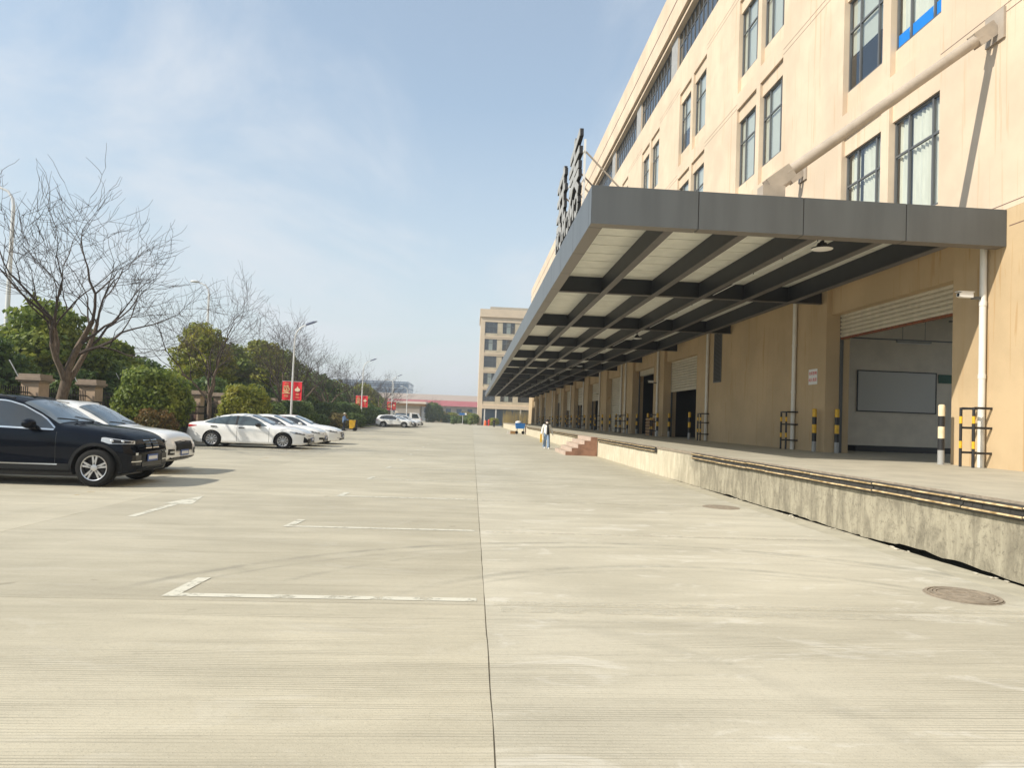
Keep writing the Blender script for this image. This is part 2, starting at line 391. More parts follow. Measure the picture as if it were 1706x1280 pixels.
# ================================================================ ground and yard
g = MB(); g.quad((-2500, -800, -.06), (2500, -800, -.06), (2500, 4000, -.06), (-2500, 4000, -.06))
tag(g.build('ground', 'far_ground', org=(0, 0, -.06)), kind='structure')
g = MB().box(-12.2, 5.83, -10, 147.4, -.055, -.007)
yard = tag(g.build('yard_paving', 'joint', org=(0, 0, -.05)), kind='structure')
def jag(a, b, n, amp, horiz):
    r = []
    for i in range(n+1):
        t = i/n; j = 0 if i in (0, n) else random.uniform(-amp, amp)
        p = (a[0]+(b[0]-a[0])*t, a[1]+(b[1]-a[1])*t); r.append((p[0]+j, p[1]) if not horiz else (p[0], p[1]+j))
    return r
XS = [(-12.2, -5.704, 'concrete_left'), (-5.70, .166, 'concrete_left'), (.174, 5.545, 'concrete_right')]
ys = [5.92+7.44*k for k in range(-2, 20)]
for ci, (x0, x1, mm) in enumerate(XS):
    for i in range(len(ys)-1):
        a, b = ys[i]+.004, ys[i+1]-.004
        r = jag((x1, a), (x1, b), 30, .0035 if ci == 1 else .002, False); l = jag((x0, b), (x0, a), 30, .0035 if ci == 2 else .002, False)
        MB().prism(r+l, -.04, 0).build('slab', mm, yard)
for i in range(len(ys)-1):
    a, b = ys[i]+.004, ys[i+1]-.004; n = 60 if b < 40 else 8
    r = []
    for j in range(n+1):
        yv = a+(b-a)*j/n; wide = .5+.5*math.sin(yv*1.3)*math.sin(yv*.41+1)
        r.append((6.022-.03*wide*max(0., min(1., (26-yv)/12))-random.uniform(0, .018), yv))
    MB().prism(r+[(5.556, b), (5.556, a)], -.04, -.004).build('gutter_slab', 'gutter_slab', yard)
# painted stall lines: long line to the joint and a short tick along the drive
def sheet(name, poly, m, z=.004):
    mb = MB(); n = len(poly); mb.v = [(x, y, z) for x, y in poly]; mb.f = [tuple(range(n))]; mb.m = [0]
    return mb.build(name, m, yard)
for k in range(14):
    y = 6.08+3.715*k; w = .055 if k < 3 else .045
    sheet('stall_line', [(-2.44, y-w), (.10, y-w), (.10, y+w), (-2.44, y+w)], 'line_white')
    sheet('stall_tick', [(-2.56, y-.06), (-2.441, y-.06), (-2.40, y+.62), (-2.52, y+.62)], 'line_white', .0055)
    if k < 8: sheet('stall_line', [(.25, y-w-.08), (5.3, y-w-.10), (5.3, y+w-.10), (.25, y+w-.08)], 'line_faint')
sheet('lane_band', [(.3, 5.72), (5.45, 5.62), (5.45, 5.80), (.3, 5.88)], 'line_faint')
sheet('lane_arrow', [(-4.92, 10.3), (-4.80, 10.3), (-4.78, 11.75), (-4.58, 11.75), (-4.84, 12.95), (-5.06, 11.75), (-4.90, 11.75)], 'line_white')
for y0, y1 in ((12.2, 13.6), (17.2, 18.6), (22.4, 24.6), (25.5, 27.4), (28.2, 29.4)):
    sheet('yellow_line', [(-6.96, y0), (-6.84, y0), (-6.84, y1), (-6.96, y1)], 'line_yellow')
# manhole covers
def manhole(x, y, r, label, worn):
    t = thing('manhole_cover', label, 'manhole', (x, y, 0), 'manhole covers beside the dock gutter')
    MB().lathe([(0, .0065), (r*.86, .0065), (r*.88, .004), (r, .004), (r*1.01, 0)], (x, y, .0015), n=40).build('cover', 'iron', t)
    if not worn:
        for rr in (.93, .80, .71):
            MB().lathe([(r*rr-.012, .0065), (r*rr-.012, .016), (r*rr+.012, .016), (r*rr+.012, .0065)], (x, y, .0015), n=40).build('ring', 'iron', t)
        for i in range(-9, 10):
            a = i*r*.07; hl = math.sqrt(max(0, (r*.64)**2-a*a))
            if hl > .05:
                if abs(a) < r*.3: MB().box(x+a-.007, x+a+.007, y-hl, y-r*.3, .007, .016).build('rib', 'iron', t); MB().box(x+a-.007, x+a+.007, y+r*.3, y+hl, .007, .016).build('rib', 'iron', t)
                else: MB().box(x+a-.007, x+a+.007, y-hl, y+hl, .007, .016).build('rib', 'iron', t)
        MB().lathe([(0, .012), (r*.24, .012), (r*.26, .006)], (x, y, .0015), n=24).build('boss', 'iron', t)
manhole(4.95, 6.56, .345, 'ribbed round iron manhole cover with rings in the pale concrete', False)
manhole(5.02, 13.4, .36, 'plain worn flat manhole cover almost blending into the concrete', True)
# ================================================================ loading dock
DZ = .9; DX = 6.03; YE = 131.
dock = thing('loading_dock', 'long raised concrete loading platform with black rubber bumpers along the warehouse', 'loading dock', (8.7, 60, 0))
pl_ = []; yv = -10.; st_ = 0.
while yv < 30:
    wide = .5+.5*math.sin(yv*1.3)*math.sin(yv*.41+1); k = max(0., min(1., (23-yv)/11))
    if random.random() < .35: st_ = random.uniform(-.02, .022)
    pl_.append((yv, -.02+k*(.02+.045*wide+st_+random.uniform(-.006, .006)))); yv += random.uniform(.05, .22)
MB().prism([(YE, DZ-.09), (-10, DZ-.09)]+pl_+[(YE, -.02)], DX, DX+.22, 'YZ').build('front_wall', 'dock_wall', dock)
box('platform_slab', 'concrete_floor', dock, DX-.012, 11.9, -10, YE, DZ-.087, DZ)
box('edge_angle', 'iron', dock, DX-.025, DX-.0125, -10, YE, DZ-.075, DZ+.003)
fb = MB(); fb.prism([(DX-.001, .700), (DX-.045, .700), (DX-.085, .722), (DX-.085, .762), (DX-.06, .77), (DX-.06, .815), (DX-.085, .823), (DX-.085, .858), (DX-.028, .874), (DX-.001, .874)], 0, .915, 'XZ')
for yy in (.2, .36, .62, .78): fb.tube([(DX-.058, yy, .793), (DX-.066, yy, .793)], .014, 8)
fm = fb.mesh('fender', 'rubber'); rm = []
for z0, z1 in ((.732, .756), (.832, .854)): rm.append(MB().prism([(DX-.0855, z0), (DX-.098, (z0+z1)/2-.006), (DX-.098, (z0+z1)/2+.006), (DX-.0855, z1)], .004, .911, 'XZ').mesh('ridge', 'worn_yellow'))
def run(y0, y1):
    y = y0
    while y+.9 < y1:
        dx = random.uniform(-.008, .004)
        o = put('fender', fm, dock, (dx-8.7, y-60, random.uniform(-.006, .004)))
        for r in rm: put('ridge', r, o)
        y += .93
run(-2.3, 19.); run(21.85, 32.3); run(36.6, 74)
# concrete steps
st = thing('dock_steps', 'pinkish tiled steps with a red brown side built against the loading dock', 'steps', (5.2, 34.4, 0))
for i in range(5):
    x0 = 4.48+.30*i
    box('step', 'step_tile', st, x0, DX-.03, 32.42, 36.4, .18*i, .18*(i+1)-.001)
MB().prism([(4.50, 0), (DX-.03, 0), (DX-.03, .898), (5.70, .898), (5.70, .715), (5.40, .715), (5.40, .535), (5.10, .535), (5.10, .355), (4.80, .355), (4.80, .175), (4.50, .175)], 32.36, 32.418, 'XZ').build('side_wall', 'step_side', st)
# loose crumbs of broken concrete along the foot of the dock
mb = MB()
for i in range(45):
    y = random.choice((6.3, 7.4, 9.1, 10.6, 12.2, 14.8, 17.5))+random.gauss(0, .35); r = random.uniform(.006, .030); x = 5.955+random.uniform(-.06, .03); mb.ball((x, y, .004), r, 6, 4, (random.uniform(.7, 1.3), random.uniform(.8, 2.6), .5))
tag(mb.build('concrete_crumbs', 'rubble'), 'broken concrete crumbs along the cracked foot of the dock', 'rubble', kind='stuff')
# ================================================================ warehouse
WX = 11.5; ROOF = 28.4
wh = thing('warehouse', 'cream rendered multi storey warehouse with loading doors and paired windows', 'building', (WX, 60, 0))
Y0, Y1 = -14., 139.7
PIPES = [14.63, 23.7, 32.8, 41.8, 50.8, 52.25, 61.3, 70.4, 79.6, 88.7, 97.8, 106.9, 116., 125.1]
DOORS = [  # near y, far y, shutter bottom z (0.9 closed)
    (15.72, 21.65, 4.63), (34.62, 40.75, 3.62), (43.07, 48.85, 5.16), (52.75, 58.5, .9), (62.3, 68.0, 3.75), (71.4, 77.2, 3.5), (80.6, 86.4, 3.0),
    (89.7, 95.4, 4.2), (107.9, 113.6, 3.8), (117., 122.8, 3.9), (126.2, 131.8, 4.4)]
DT = 5.42; LZ = 6.6
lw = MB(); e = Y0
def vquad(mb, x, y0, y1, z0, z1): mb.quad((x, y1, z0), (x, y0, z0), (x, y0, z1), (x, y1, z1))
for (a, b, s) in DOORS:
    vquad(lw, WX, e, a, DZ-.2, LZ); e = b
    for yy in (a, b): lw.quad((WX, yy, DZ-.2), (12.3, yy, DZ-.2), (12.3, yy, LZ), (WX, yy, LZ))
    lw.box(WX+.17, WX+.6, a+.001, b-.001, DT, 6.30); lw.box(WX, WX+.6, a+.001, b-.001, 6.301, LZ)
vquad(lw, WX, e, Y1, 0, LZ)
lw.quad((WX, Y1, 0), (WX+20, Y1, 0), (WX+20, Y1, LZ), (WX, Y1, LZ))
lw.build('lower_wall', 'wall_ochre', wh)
# upper walls with window niches
NIN = []
for k in range(-3, 14):
    for a in (16.32, 18.83):
        yy = a+9.05*k
        if yy+2.2 < Y1-.5: NIN.append((yy, yy+2.13, k))
FL = [(6.73, 7.5, 10.4, 11.0), (11.73, 12.5, 15.45, 16.05), (16.78, 17.55, 20.5, 21.1)]
npm = [MB().box(.16, .30, .001, 2.129, .001, .77).mesh('niche_panel', 'wall_cream'), MB().box(.11, .30, .001, 2.129, .03, .59).mesh('niche_panel', 'wall_cream')]
uw = MB(); RZ0, RZ1 = 22.95, 25.35
z = LZ+.003
for (nb, ws, wt, ntp) in FL:
    vquad(uw, WX, Y0, Y1, z, nb); z = ntp
    e = Y0
    for (a, b, k) in NIN:
        vquad(uw, WX, e, a, nb, ntp); e = b
        d = .26
        for yy in (a, b): uw.quad((WX, yy, nb), (WX+d, yy, nb), (WX+d, yy, ntp), (WX, yy, ntp))
        for zz in (nb, ntp): uw.quad((WX, a, zz), (WX, b, zz), (WX+d, b, zz), (WX+d, a, zz))
        put('niche_panel', npm[0], wh, (0, a-60, nb)); put('niche_panel', npm[1], wh, (0, a-60, wt))
    vquad(uw, WX, e, Y1, nb, ntp)
RIB = [(32.4+9.05*k, 32.4+9.05*k+7.75) for k in range(-4, 12)]
RIB = [r for r in RIB if r[1] < Y1]
vquad(uw, WX, Y0, Y1, z, RZ0)
e = Y0
gp = MB()
for (a, b) in RIB:
    vquad(gp, WX+.10, e+.002, a-.002, RZ0+.002, RZ1); e = b
    for yy in (a, b): uw.quad((WX+.1, yy, RZ0), (WX+.4, yy, RZ0), (WX+.4, yy, RZ1), (WX+.1, yy, RZ1))
    uw.quad((WX, a, RZ0), (WX, b, RZ0), (WX+.45, b, RZ0), (WX+.45, a, RZ0))
uw.quad((WX, Y1, LZ), (WX+20, Y1, LZ), (WX+20, Y1, RZ1), (WX, Y1, RZ1)); uw.quad((WX, Y0, 0), (WX+20, Y0, 0), (WX+20, Y0, RZ1), (WX, Y0, RZ1))
uw.build('upper_wall', 'wall_cream', wh); gp.build('ribbon_pier', 'grey_paint', wh)
box('parapet', 'wall_cream', wh, WX-.28, WX+20, Y0, Y1+.2, RZ1+.30, ROOF)
box('eave', 'wall_cream', wh, WX-.10, WX+20, Y0, Y1+.1, RZ1, RZ1+.17)
box('eave_line', 'groove', wh, WX-.04, WX+1, Y0, Y1+.05, RZ1+.17, RZ1+.30)
box('parapet_line', 'groove', wh, WX-.286, WX-.27, Y0, Y1, 26.86, 26.96)
for zz in (6.72, 6.2, 11.06, 11.24, 16.12, 16.32, 21.28, 21.5):
    e = Y0; gm = MB()
    if zz < 6.7: gm.box(WX-.004, WX+.01, Y0, 14.0, zz, zz+.018)
    else:
        for k in range(-3, 14): gm.box(WX-.004, WX+.01, 20.97+9.05*(k-1), 16.31+9.05*k, zz, zz+.016)
    gm.build('groove', 'groove', wh)
# interiors seen through doors and panes
ir = MB()
for (a, b, c, d) in (((12.3, 14.9), (20, 14.9), .9, 6.5),):
    ir.quad((12.3, 14.9, .9), (20, 14.9, .9), (20, 14.9, 6.5), (12.3, 14.9, 6.5)); ir.box(20, 20.2, 14.9, 15.6, .9, 6.5); ir.box(20, 20.2, 23.6, 24.23, .9, 6.5); ir.box(20, 20.2, 15.6, 23.6, 6.0, 6.5)  # unseen rear opening, added to let sky light into the room
ir.quad((12.05, 14.9, 6.5), (20, 14.9, 6.5), (20, 24.23, 6.5), (12.05, 24.23, 6.5))
ir.build('room_wall', 'inner_wall', wh)
box('partition_wall', 'inner_wall', wh, 12.1, 20, 24.23, 24.4, 1.12, 6.5)
box('partition_base', 'trim_black', wh, 14.1, 20, 24.25, 24.38, .903, 1.12)
box('room_floor', 'concrete_floor', wh, 11.91, 20, 14.9, 131.9, .80, .895)
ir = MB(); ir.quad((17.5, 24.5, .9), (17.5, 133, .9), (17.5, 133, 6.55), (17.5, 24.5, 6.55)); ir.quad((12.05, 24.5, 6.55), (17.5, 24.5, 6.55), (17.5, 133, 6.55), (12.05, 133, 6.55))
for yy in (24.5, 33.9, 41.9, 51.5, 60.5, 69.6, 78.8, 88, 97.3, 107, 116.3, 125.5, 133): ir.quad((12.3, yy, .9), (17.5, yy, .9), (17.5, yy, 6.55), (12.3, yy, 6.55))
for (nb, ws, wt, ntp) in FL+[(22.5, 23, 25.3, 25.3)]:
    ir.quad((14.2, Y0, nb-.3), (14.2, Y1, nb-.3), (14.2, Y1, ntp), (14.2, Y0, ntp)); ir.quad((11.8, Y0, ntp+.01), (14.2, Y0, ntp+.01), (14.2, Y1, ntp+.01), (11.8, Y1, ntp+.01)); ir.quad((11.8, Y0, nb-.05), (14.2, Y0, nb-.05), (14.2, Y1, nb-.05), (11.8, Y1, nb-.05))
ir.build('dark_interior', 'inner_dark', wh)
# things inside the open doorway
wb = thing('whiteboard', 'large blank whiteboard hung on the wall inside the open doorway', 'whiteboard', (15.6, 24.2, 2.37))
box('board', 'whiteboard', wb, 14.1, 17.08, 24.205, 24.225, 2.40, 3.85)
for a in ((14.06, 17.12, 2.36, 2.40), (14.06, 17.12, 3.85, 3.89), (14.06, 14.1, 2.40, 3.85), (17.08, 17.12, 2.40, 3.85)): box('frame', 'trim_black', wb, a[0], a[1], 24.195, 24.227, a[2], a[3])
tag(MB().box(17.2, 19.2, 24.2, 24.228, 3.52, 3.84).build('green_board', 'green_board'), 'dark green strip sign on the wall beside the whiteboard', 'sign')
for (x, y, z) in ((15.0, 22.4, 4.72), (16.7, 19.6, 4.95)):
    t = thing('tube_light', 'unlit fluorescent tube light hanging inside the open doorway', 'tube light', (x, y, z), 'tube lights inside the doorway')
    MB().box(x-.6, x+.6, y-.06, y+.06, z, z+.07).build('housing', 'grey_paint', t); MB().tube([(x-.58, y, z-.02), (x+.58, y, z-.02)], .018, 8).build('tube', 'white_plastic', t)
    for s in (-.4, .4): MB().tube([(x+s, y, z+.07), (x+s, y, 6.49)], .008, 5).build('hanger', 'frame', t)
    MB().box(x-2.4, x+2.4, y+.07, y+.12, z+.08, z+.12).build('cable_tray', 'frame', t)
# roller shutters: every slat a piece
def slat_mesh(L, h):
    return MB().prism([(0, 0), (-.03, h*.16), (-.042, h*.45), (-.026, h*.82), (0, h*.97), (.012, h*.97), (.012, 0)], 0, L, 'XZ').mesh('slat', 'shutter', smooth=30)
for i, (a, b, sb) in enumerate(DOORS):
    near = i < 5; h = .13 if i == 0 else (.15 if near else .30)
    r = put('shutter', MB().box(12.02, 12.30, a+.02, b-.02, DT-.35, DT+.01).mesh('shutter_box', 'shutter', (WX, 60, 0)), wh)
    r.name = 'shutter'; L = b-a-.06; me = slat_mesh(L, h); z = DT-.36-h; off = 11.99
    if sb < DT-.3:
        z = sb+.05
        while z < DT-.02:
            put('slat', me, r, (off-WX, a+.03-60, z)); z += h
        MB().box(off-.03, off+.03, a+.03, b-.03, sb-.02, sb+.05).build('bottom_bar', 'rust' if i == 0 else 'shutter', r)
    for yy in (a+.005, b-.055): MB().box(11.96, 12.06, yy, yy+.05, DZ, DT).build('guide_rail', 'frame', r)
# louvre beside the blank bay
lv = put('louvre', MB().box(11.47, 11.498, 31.1, 32.1, 3.70, 3.76).box(11.47, 11.498, 31.1, 31.16, 3.76, 6.3).box(11.47, 11.498, 32.04, 32.1, 3.76, 6.3).mesh('louvre', 'frame', (WX, 60, 0)), wh)
MB().box(11.4925, 11.4985, 31.161, 32.039, 3.761, 6.3).build('backing', 'inner_dark', lv)
lm = MB().prism([(11.492, 0), (11.47, -.03), (11.475, -.035), (11.492, -.004)], 0, .88, 'XZ').mesh('blade', 'frame')
for i in range(40): put('blade', lm, lv, (-WX, 31.16-60, 3.80+i*.063))
# windows
def window(a, b, zs, zt, x, cols, tr, near, name='window'):
    fr = MB(); w = .055; x0, x1 = x-.03, x+.03
    fr.box(x0, x1, a, b, zs, zs+w); fr.box(x0, x1, a, b, zt-w, zt); fr.box(x0, x1, a, a+w, zs+w, zt-w); fr.box(x0, x1, b-w, b, zs+w, zt-w)
    cy = [a+w]+[a+(b-a)*c for c in cols]+[b-w]
    for c in cy[1:-1]: fr.box(x0-.004, x1, c-.03, c+.03, zs+w, zt-w)
    rows = [zs+w, tr, zt-w]
    for i in range(len(cy)-1): fr.box(x0, x1-.004, cy[i]+(.03 if i else 0), cy[i+1]-(.03 if i < len(cy)-2 else 0), tr-.03, tr+.03)
    o = fr.build(name, 'frame', wh)
    if near:
        for i in range(len(cy)-1):
            for j in range(2):
                p = MB(); vquad(p, x+.005, cy[i]+.01, cy[i+1]-.01, rows[j]+.01, rows[j+1]-.01); p.build('pane', 'glass', o)
    else:
        p = MB(); vquad(p, x+.005, a+.03, b-.03, zs+.03, zt-.03); p.build('pane', 'glass', o)
    return o
def curtain(a, b, z0, z1, x, m, o, amp=.035):
    mb = MB(); n = max(6, int((b-a)/.035)); ph = random.random()*9
    for i in range(n):
        y0, y1 = a+(b-a)*i/n, a+(b-a)*(i+1)/n
        f = lambda y: x+amp*math.sin(y*42+ph+1.3*math.sin(y*7))
        mb.quad((f(y1), y1, z0), (f(y0), y0, z0), (f(y0), y0, z1), (f(y1), y1, z1))
    mb.build('curtain', m, o, smooth=60)
for fi, (nb, ws, wt, ntp) in enumerate(FL):
    for ni, (a, b, k) in enumerate(NIN):
        near = -1 <= k < 3
        o = window(a+.004, b-.004, ws+.004, wt+.026, WX+.215, (.24, .70), ws+(wt-ws)*.66, near)
        if k == 0 and fi == 0: curtain(a+.06, b-.75 if ni % 2 else b-.62, ws+.05, wt-.05, WX+.32, 'curtain', o); curtain(b-.55, b-.1, ws+.05, wt-.05, WX+.32, 'curtain', o)
        elif k == 0 and fi == 1 and a < 17:
            curtain(a+.06, b-.1, ws+.05, wt-.05, WX+.32, 'curtain', o)
            for q in ((.01, .23), (.26, .69), (.72, .985)):
                mb = MB(); vquad(mb, WX+.212, a+(b-a)*q[0]+.05, a+(b-a)*q[1]-.02, ws+.07, ws+.42); mb.build('blue_tape', 'blue_tape', o)
        elif k < 8:
            r = random.random()
            mb = MB(); vquad(mb, WX+.30, a+.05, b-.05, (ws+.05) if r < .75 else ws+1.2, wt-.02); mb.build('blind', 'blind', o)
for (a, b) in RIB: window(a+.01, b-.01, RZ0+.01, RZ1-.005, WX+.25, [i/11 for i in range(1, 11)], RZ0+1.55, False, 'ribbon_window')
# downpipes, guards, bollards
for i, y in enumerate(PIPES):
    if y > 120: continue
    p = thing('downpipe', 'white plastic rainwater pipe '+['at the sunlit corner pier', 'beside the red and white notice', 'between the louvre and the half open shutter', 'behind the wooden pallets'][i] if i < 4 else 'white plastic rainwater pipe on a pier deep under the canopy', 'drainpipe', (WX-.09, y, DZ), None if i < 4 else 'drainpipes under the canopy')
    MB().tube([(WX-.09, y, DZ+.0), (WX-.09, y, 6.32)], .072, 12).build('pipe', 'pvc', p, smooth=40)
    for zz in (2.9, 4.55): MB().tube([(WX-.09, y, zz), (WX-.09, y, zz+.10)], .082, 12).build('socket', 'pvc', p, smooth=40)
    gx = WX-.42
    lab = ['sunlit black and yellow steel guard frame round the corner drainpipe', 'black and yellow steel guard frame round the pipe beside the notice', 'black and yellow guard frame beside the tall louvre', 'black and yellow guard frame behind the wooden pallets'][i] if i < 4 else 'black and yellow guard frame round a drainpipe deep under the canopy'
    r = thing('pipe_guard', lab, 'guard', (gx, y, DZ), None if i < 4 else 'pipe guards under the canopy')
    for dy in (-.20, .20):
        segs = [(0, .42, 'black_paint'), (.42, .58, 'yellow_paint'), (.58, .98, 'black_paint'), (.98, 1.14, 'yellow_paint'), (1.14, 1.34, 'black_paint')]
        q = None
        for (z0, z1, mm) in segs:
            o = MB().tube([(gx, y+dy, DZ+z0), (gx, y+dy, DZ+z1)], .034 if mm == 'yellow_paint' else .032, 10).build('post' if q is None else 'band', mm, r if q is None else q, smooth=40)
            q = q or o
        for zz in (.30, .86, 1.30): MB().box(gx+.03, WX-.001, y+dy-.025, y+dy+.025, DZ+zz, DZ+zz+.05).build('bracket', 'black_paint', r)
    MB().box(gx-.025, gx+.025, y-.17, y+.17, DZ+1.29, DZ+1.335).build('cross_bar', 'black_paint', r)
def bollard(x, y, label, white=False, grp=None, h=1.40):
    t = thing('bollard', label, 'bollard', (x, y, DZ), grp)
    z = 0
    top = 'white_paint_gloss' if white else 'yellow_paint'
    q = None
    for (z0, z1, mm) in ((0, .34, 'grey_paint'), (.34, .62, 'black_paint'), (.62, .90, top), (.90, 1.15, 'black_paint'), (1.15, 1.40, top)):
        MB().tube([(x, y, DZ+z0), (x, y, DZ+z1)], .072, 14).build('post_base' if z0 == 0 else 'band', mm, t, smooth=40)
    MB().lathe([(.072, 0), (.05, .02), (0, .028)], (x, y, DZ+1.40), n=14).build('cap', top, t, smooth=60)
for i, (a, b, s) in enumerate(DOORS):
    if i == 0:
        bollard(11.12, a-.22+.03, 'black and cream banded bollard at the sunlit jamb of the wide doorway', True)
        bollard(11.30, b+.28, 'black and yellow bollard in front of the pier with the notice'); bollard(11.80, b-.22, 'black and yellow bollard inside the far jamb of the wide doorway')
    elif i < 3:
        d = ['', 'the half shuttered doorway', 'the dark doorway under a raised shutter'][i]
        bollard(11.28, a+.3, 'black and yellow bollard at the sun side of '+d); bollard(11.8, b-.35, 'black and yellow bollard just inside '+d); bollard(11.28, b+.35, 'black and yellow bollard on the pier past '+d)
    elif i < 9:
        for (x, y) in ((11.28, a+.3), (11.8, b-.35), (11.28, b+.35)): bollard(x, y, 'black and yellow bollard at a loading door deep under the canopy', False, 'bollards deep under the canopy')
# notice
nb_ = thing('wall_notice', 'white notice with two lines of red characters on the pier', 'notice', (WX-.006, 22.46, 3.16))
MB().box(WX-.014, WX-.002, 22.18, 22.76, 3.16, 3.68).build('plate', 'white_plastic', nb_)
def text(body, size, m, parent, loc, rot, ext=.004, name='lettering', align='CENTER'):
    c = bpy.data.curves.new(name, 'FONT'); c.body = body; c.size = size; c.extrude = ext; c.align_x = align; c.align_y = 'CENTER'; c.resolution_u = 3
    tmp = bpy.data.objects.new('t', c); COL.objects.link(tmp); bpy.context.view_layer.update()
    me = bpy.data.meshes.new_from_object(tmp.evaluated_get(bpy.context.evaluated_depsgraph_get())); bpy.data.objects.remove(tmp)
    me.transform(Matrix.Translation(loc) @ Euler(rot).to_matrix().to_4x4()); me.materials.clear(); me.materials.append(MATS[m])
    org = WLOC[parent.name]; me.transform(Matrix.Translation((-org[0], -org[1], -org[2])))
    return put(name, me, parent)
for tx, zz in (('仓库重地', 3.53), ('闲人免进', 3.31)):
    text(tx, .135, 'red_paint', nb_, (WX-.016, 22.47, zz), (math.pi/2, 0, -math.pi/2), .002)
# pallets standing behind the pipe guard
for i, (y, tl) in enumerate(((42.35, .10), (42.62, .16))):
    t = thing('pallet', ['wooden pallet leaning on the pier against the drainpipe', 'outer wooden pallet leaning on the other pallet'][i], 'pallet', (11.0, y, DZ))
    x = 11.28-.2*i
    for k in range(6): MB().box(x, x+.02, y-.5, y+.55, DZ+.02+k*.19, DZ+.13+k*.19).build('board', 'wood', t)
    for k in (-.45, 0, .45): MB().box(x+.02, x+.11, y+k-.04, y+k+.04, DZ, DZ+1.1).build('stringer', 'wood', t)
# cctv cameras
def cctv(x, y, z, label):
    t = thing('security_camera', label, 'camera', (x, y, z))
    MB().box(x+.02, x+.26, y-.03, y+.03, z-.03, z+.03).build('bracket', 'grey_metal', t)
    mb = MB().prism([(x-.30, z+.02), (x-.30, z+.09), (x-.24, z+.12), (x+.02, z+.12), (x+.02, z-.0), (x-.24, z-.0)], y-.06, y+.06, 'XZ'); mb.build('housing', 'white_plastic', t)
    MB().tube([(x-.303, y, z+.055), (x-.285, y, z+.055)], .04, 12).build('lens', 'trim_black', t); MB().box(x-.33, x+.04, y-.075, y+.075, z+.122, z+.135).build('sunshield', 'white_plastic', t)
cctv(11.12, 14.63, 4.72, 'white bullet camera on the sunlit corner drainpipe')
cctv(11.12, 41.8, 4.2, 'small white camera on the drainpipe above the pallets'); cctv(11.12, 61.3, 4.2, 'small white camera on a pipe beyond the closed shutter')
# ================================================================ canopy
CZ0, CZ1, CX0, CY0, CY1 = 5.77, 6.58, 2.32, 14.07, 130.6
cn = thing('canopy', 'long grey metal canopy over the loading dock carried by diagonal tie tubes', 'canopy', (WX, 60, CZ0))
L = 2.33; n = int((CY1-CY0-.02)/L)
pm = MB().prism([(CX0, CZ0), (CX0, CZ1), (CX0+.06, CZ1), (CX0+.06, CZ0+.05), (CX0+.30, CZ0+.05), (CX0+.30, CZ0)], .011, L-.011, 'XZ').mesh('fascia_panel', ['grey_metal', 'soffit_metal'])
for p in pm.polygons:
    if p.normal.z < -.9: p.material_index = 1
for i in range(n): put('fascia_panel', pm, cn, (-WX, CY0+.31+i*L-60, -CZ0))
qm = MB().prism([(0, CZ0), (0, CZ1), (.06, CZ1), (.06, CZ0+.05), (.30, CZ0+.05), (.30, CZ0)], 0.012, 2.283, 'YZ').mesh('end_panel', ['grey_metal', 'soffit_metal'])
for p in qm.polygons:
    if p.normal.z < -.9: p.material_index = 1
for x in (2.32, 4.615, 6.91, 9.205): put('end_panel', qm, cn, (x-WX-.0, CY0-60, -CZ0))
MB().box(CX0, CX0+.06, CY0+.008, CY0+.30, CZ0+.001, CZ1).build('corner_panel', 'grey_metal', cn)
for x in (4.615, 6.91, 9.205): MB().box(x-.02, x+.02, CY0+.008, CY0+.02, CZ0+.004, CZ1-.004).build('panel_seam', 'trim_black', cn)
sm_ = MB().box(CX0+.008, CX0+.02, -.02, .02, CZ0+.004, CZ1-.004).mesh('panel_seam', 'trim_black')
for i in range(1, n): put('panel_seam', sm_, cn, (-WX, CY0+.31+i*L-60, -CZ0))
for i, xr in enumerate((4.18, 5.83, 7.40, 8.90, 10.42)):
    MB().box(xr-.13, xr-.07, CY0+.28, CY1, CZ0+.035, 6.32).build('long_beam', 'beam', cn); MB().box(xr-.20, xr, CY0+.30, CY1, CZ0+.012, CZ0+.034).build('beam_flange', 'flange', cn)
for k in range(1, 15):
    y = 13.92+8.03*k
    MB().box(CX0+.06, WX-.05, y-.04, y+.04, CZ0+.06, 6.325).build('cross_beam', 'beam', cn); MB().box(CX0+.3, WX-.05, y-.09, y+.09, CZ0+.036, CZ0+.058).build('beam_flange', 'flange', cn)
cm = MB().box(CX0+.07, WX-.01, .022, .90, 6.33, 6.36).mesh('ceiling_panel', 'ceiling_panel')
y = CY0+.1
while y+.92 < CY1: put('ceiling_panel', cm, cn, (-WX, y-60, -CZ0)); y += .922
box('roof_sheet', 'beam', cn, CX0+.065, WX-.005, CY0+.065, CY1, 6.39, 6.41)
MB().tube([(7.75, CY0+.4, 5.93), (7.75, CY1-10, 5.93)], .013, 6).build('conduit', 'white_plastic', cn)
for k in range(30): MB().tube([(7.75, CY0+1+k*1.8, 5.93), (7.75, CY0+1+k*1.8, 6.33)], .012, 5).build('hanger', 'trim_black', cn)
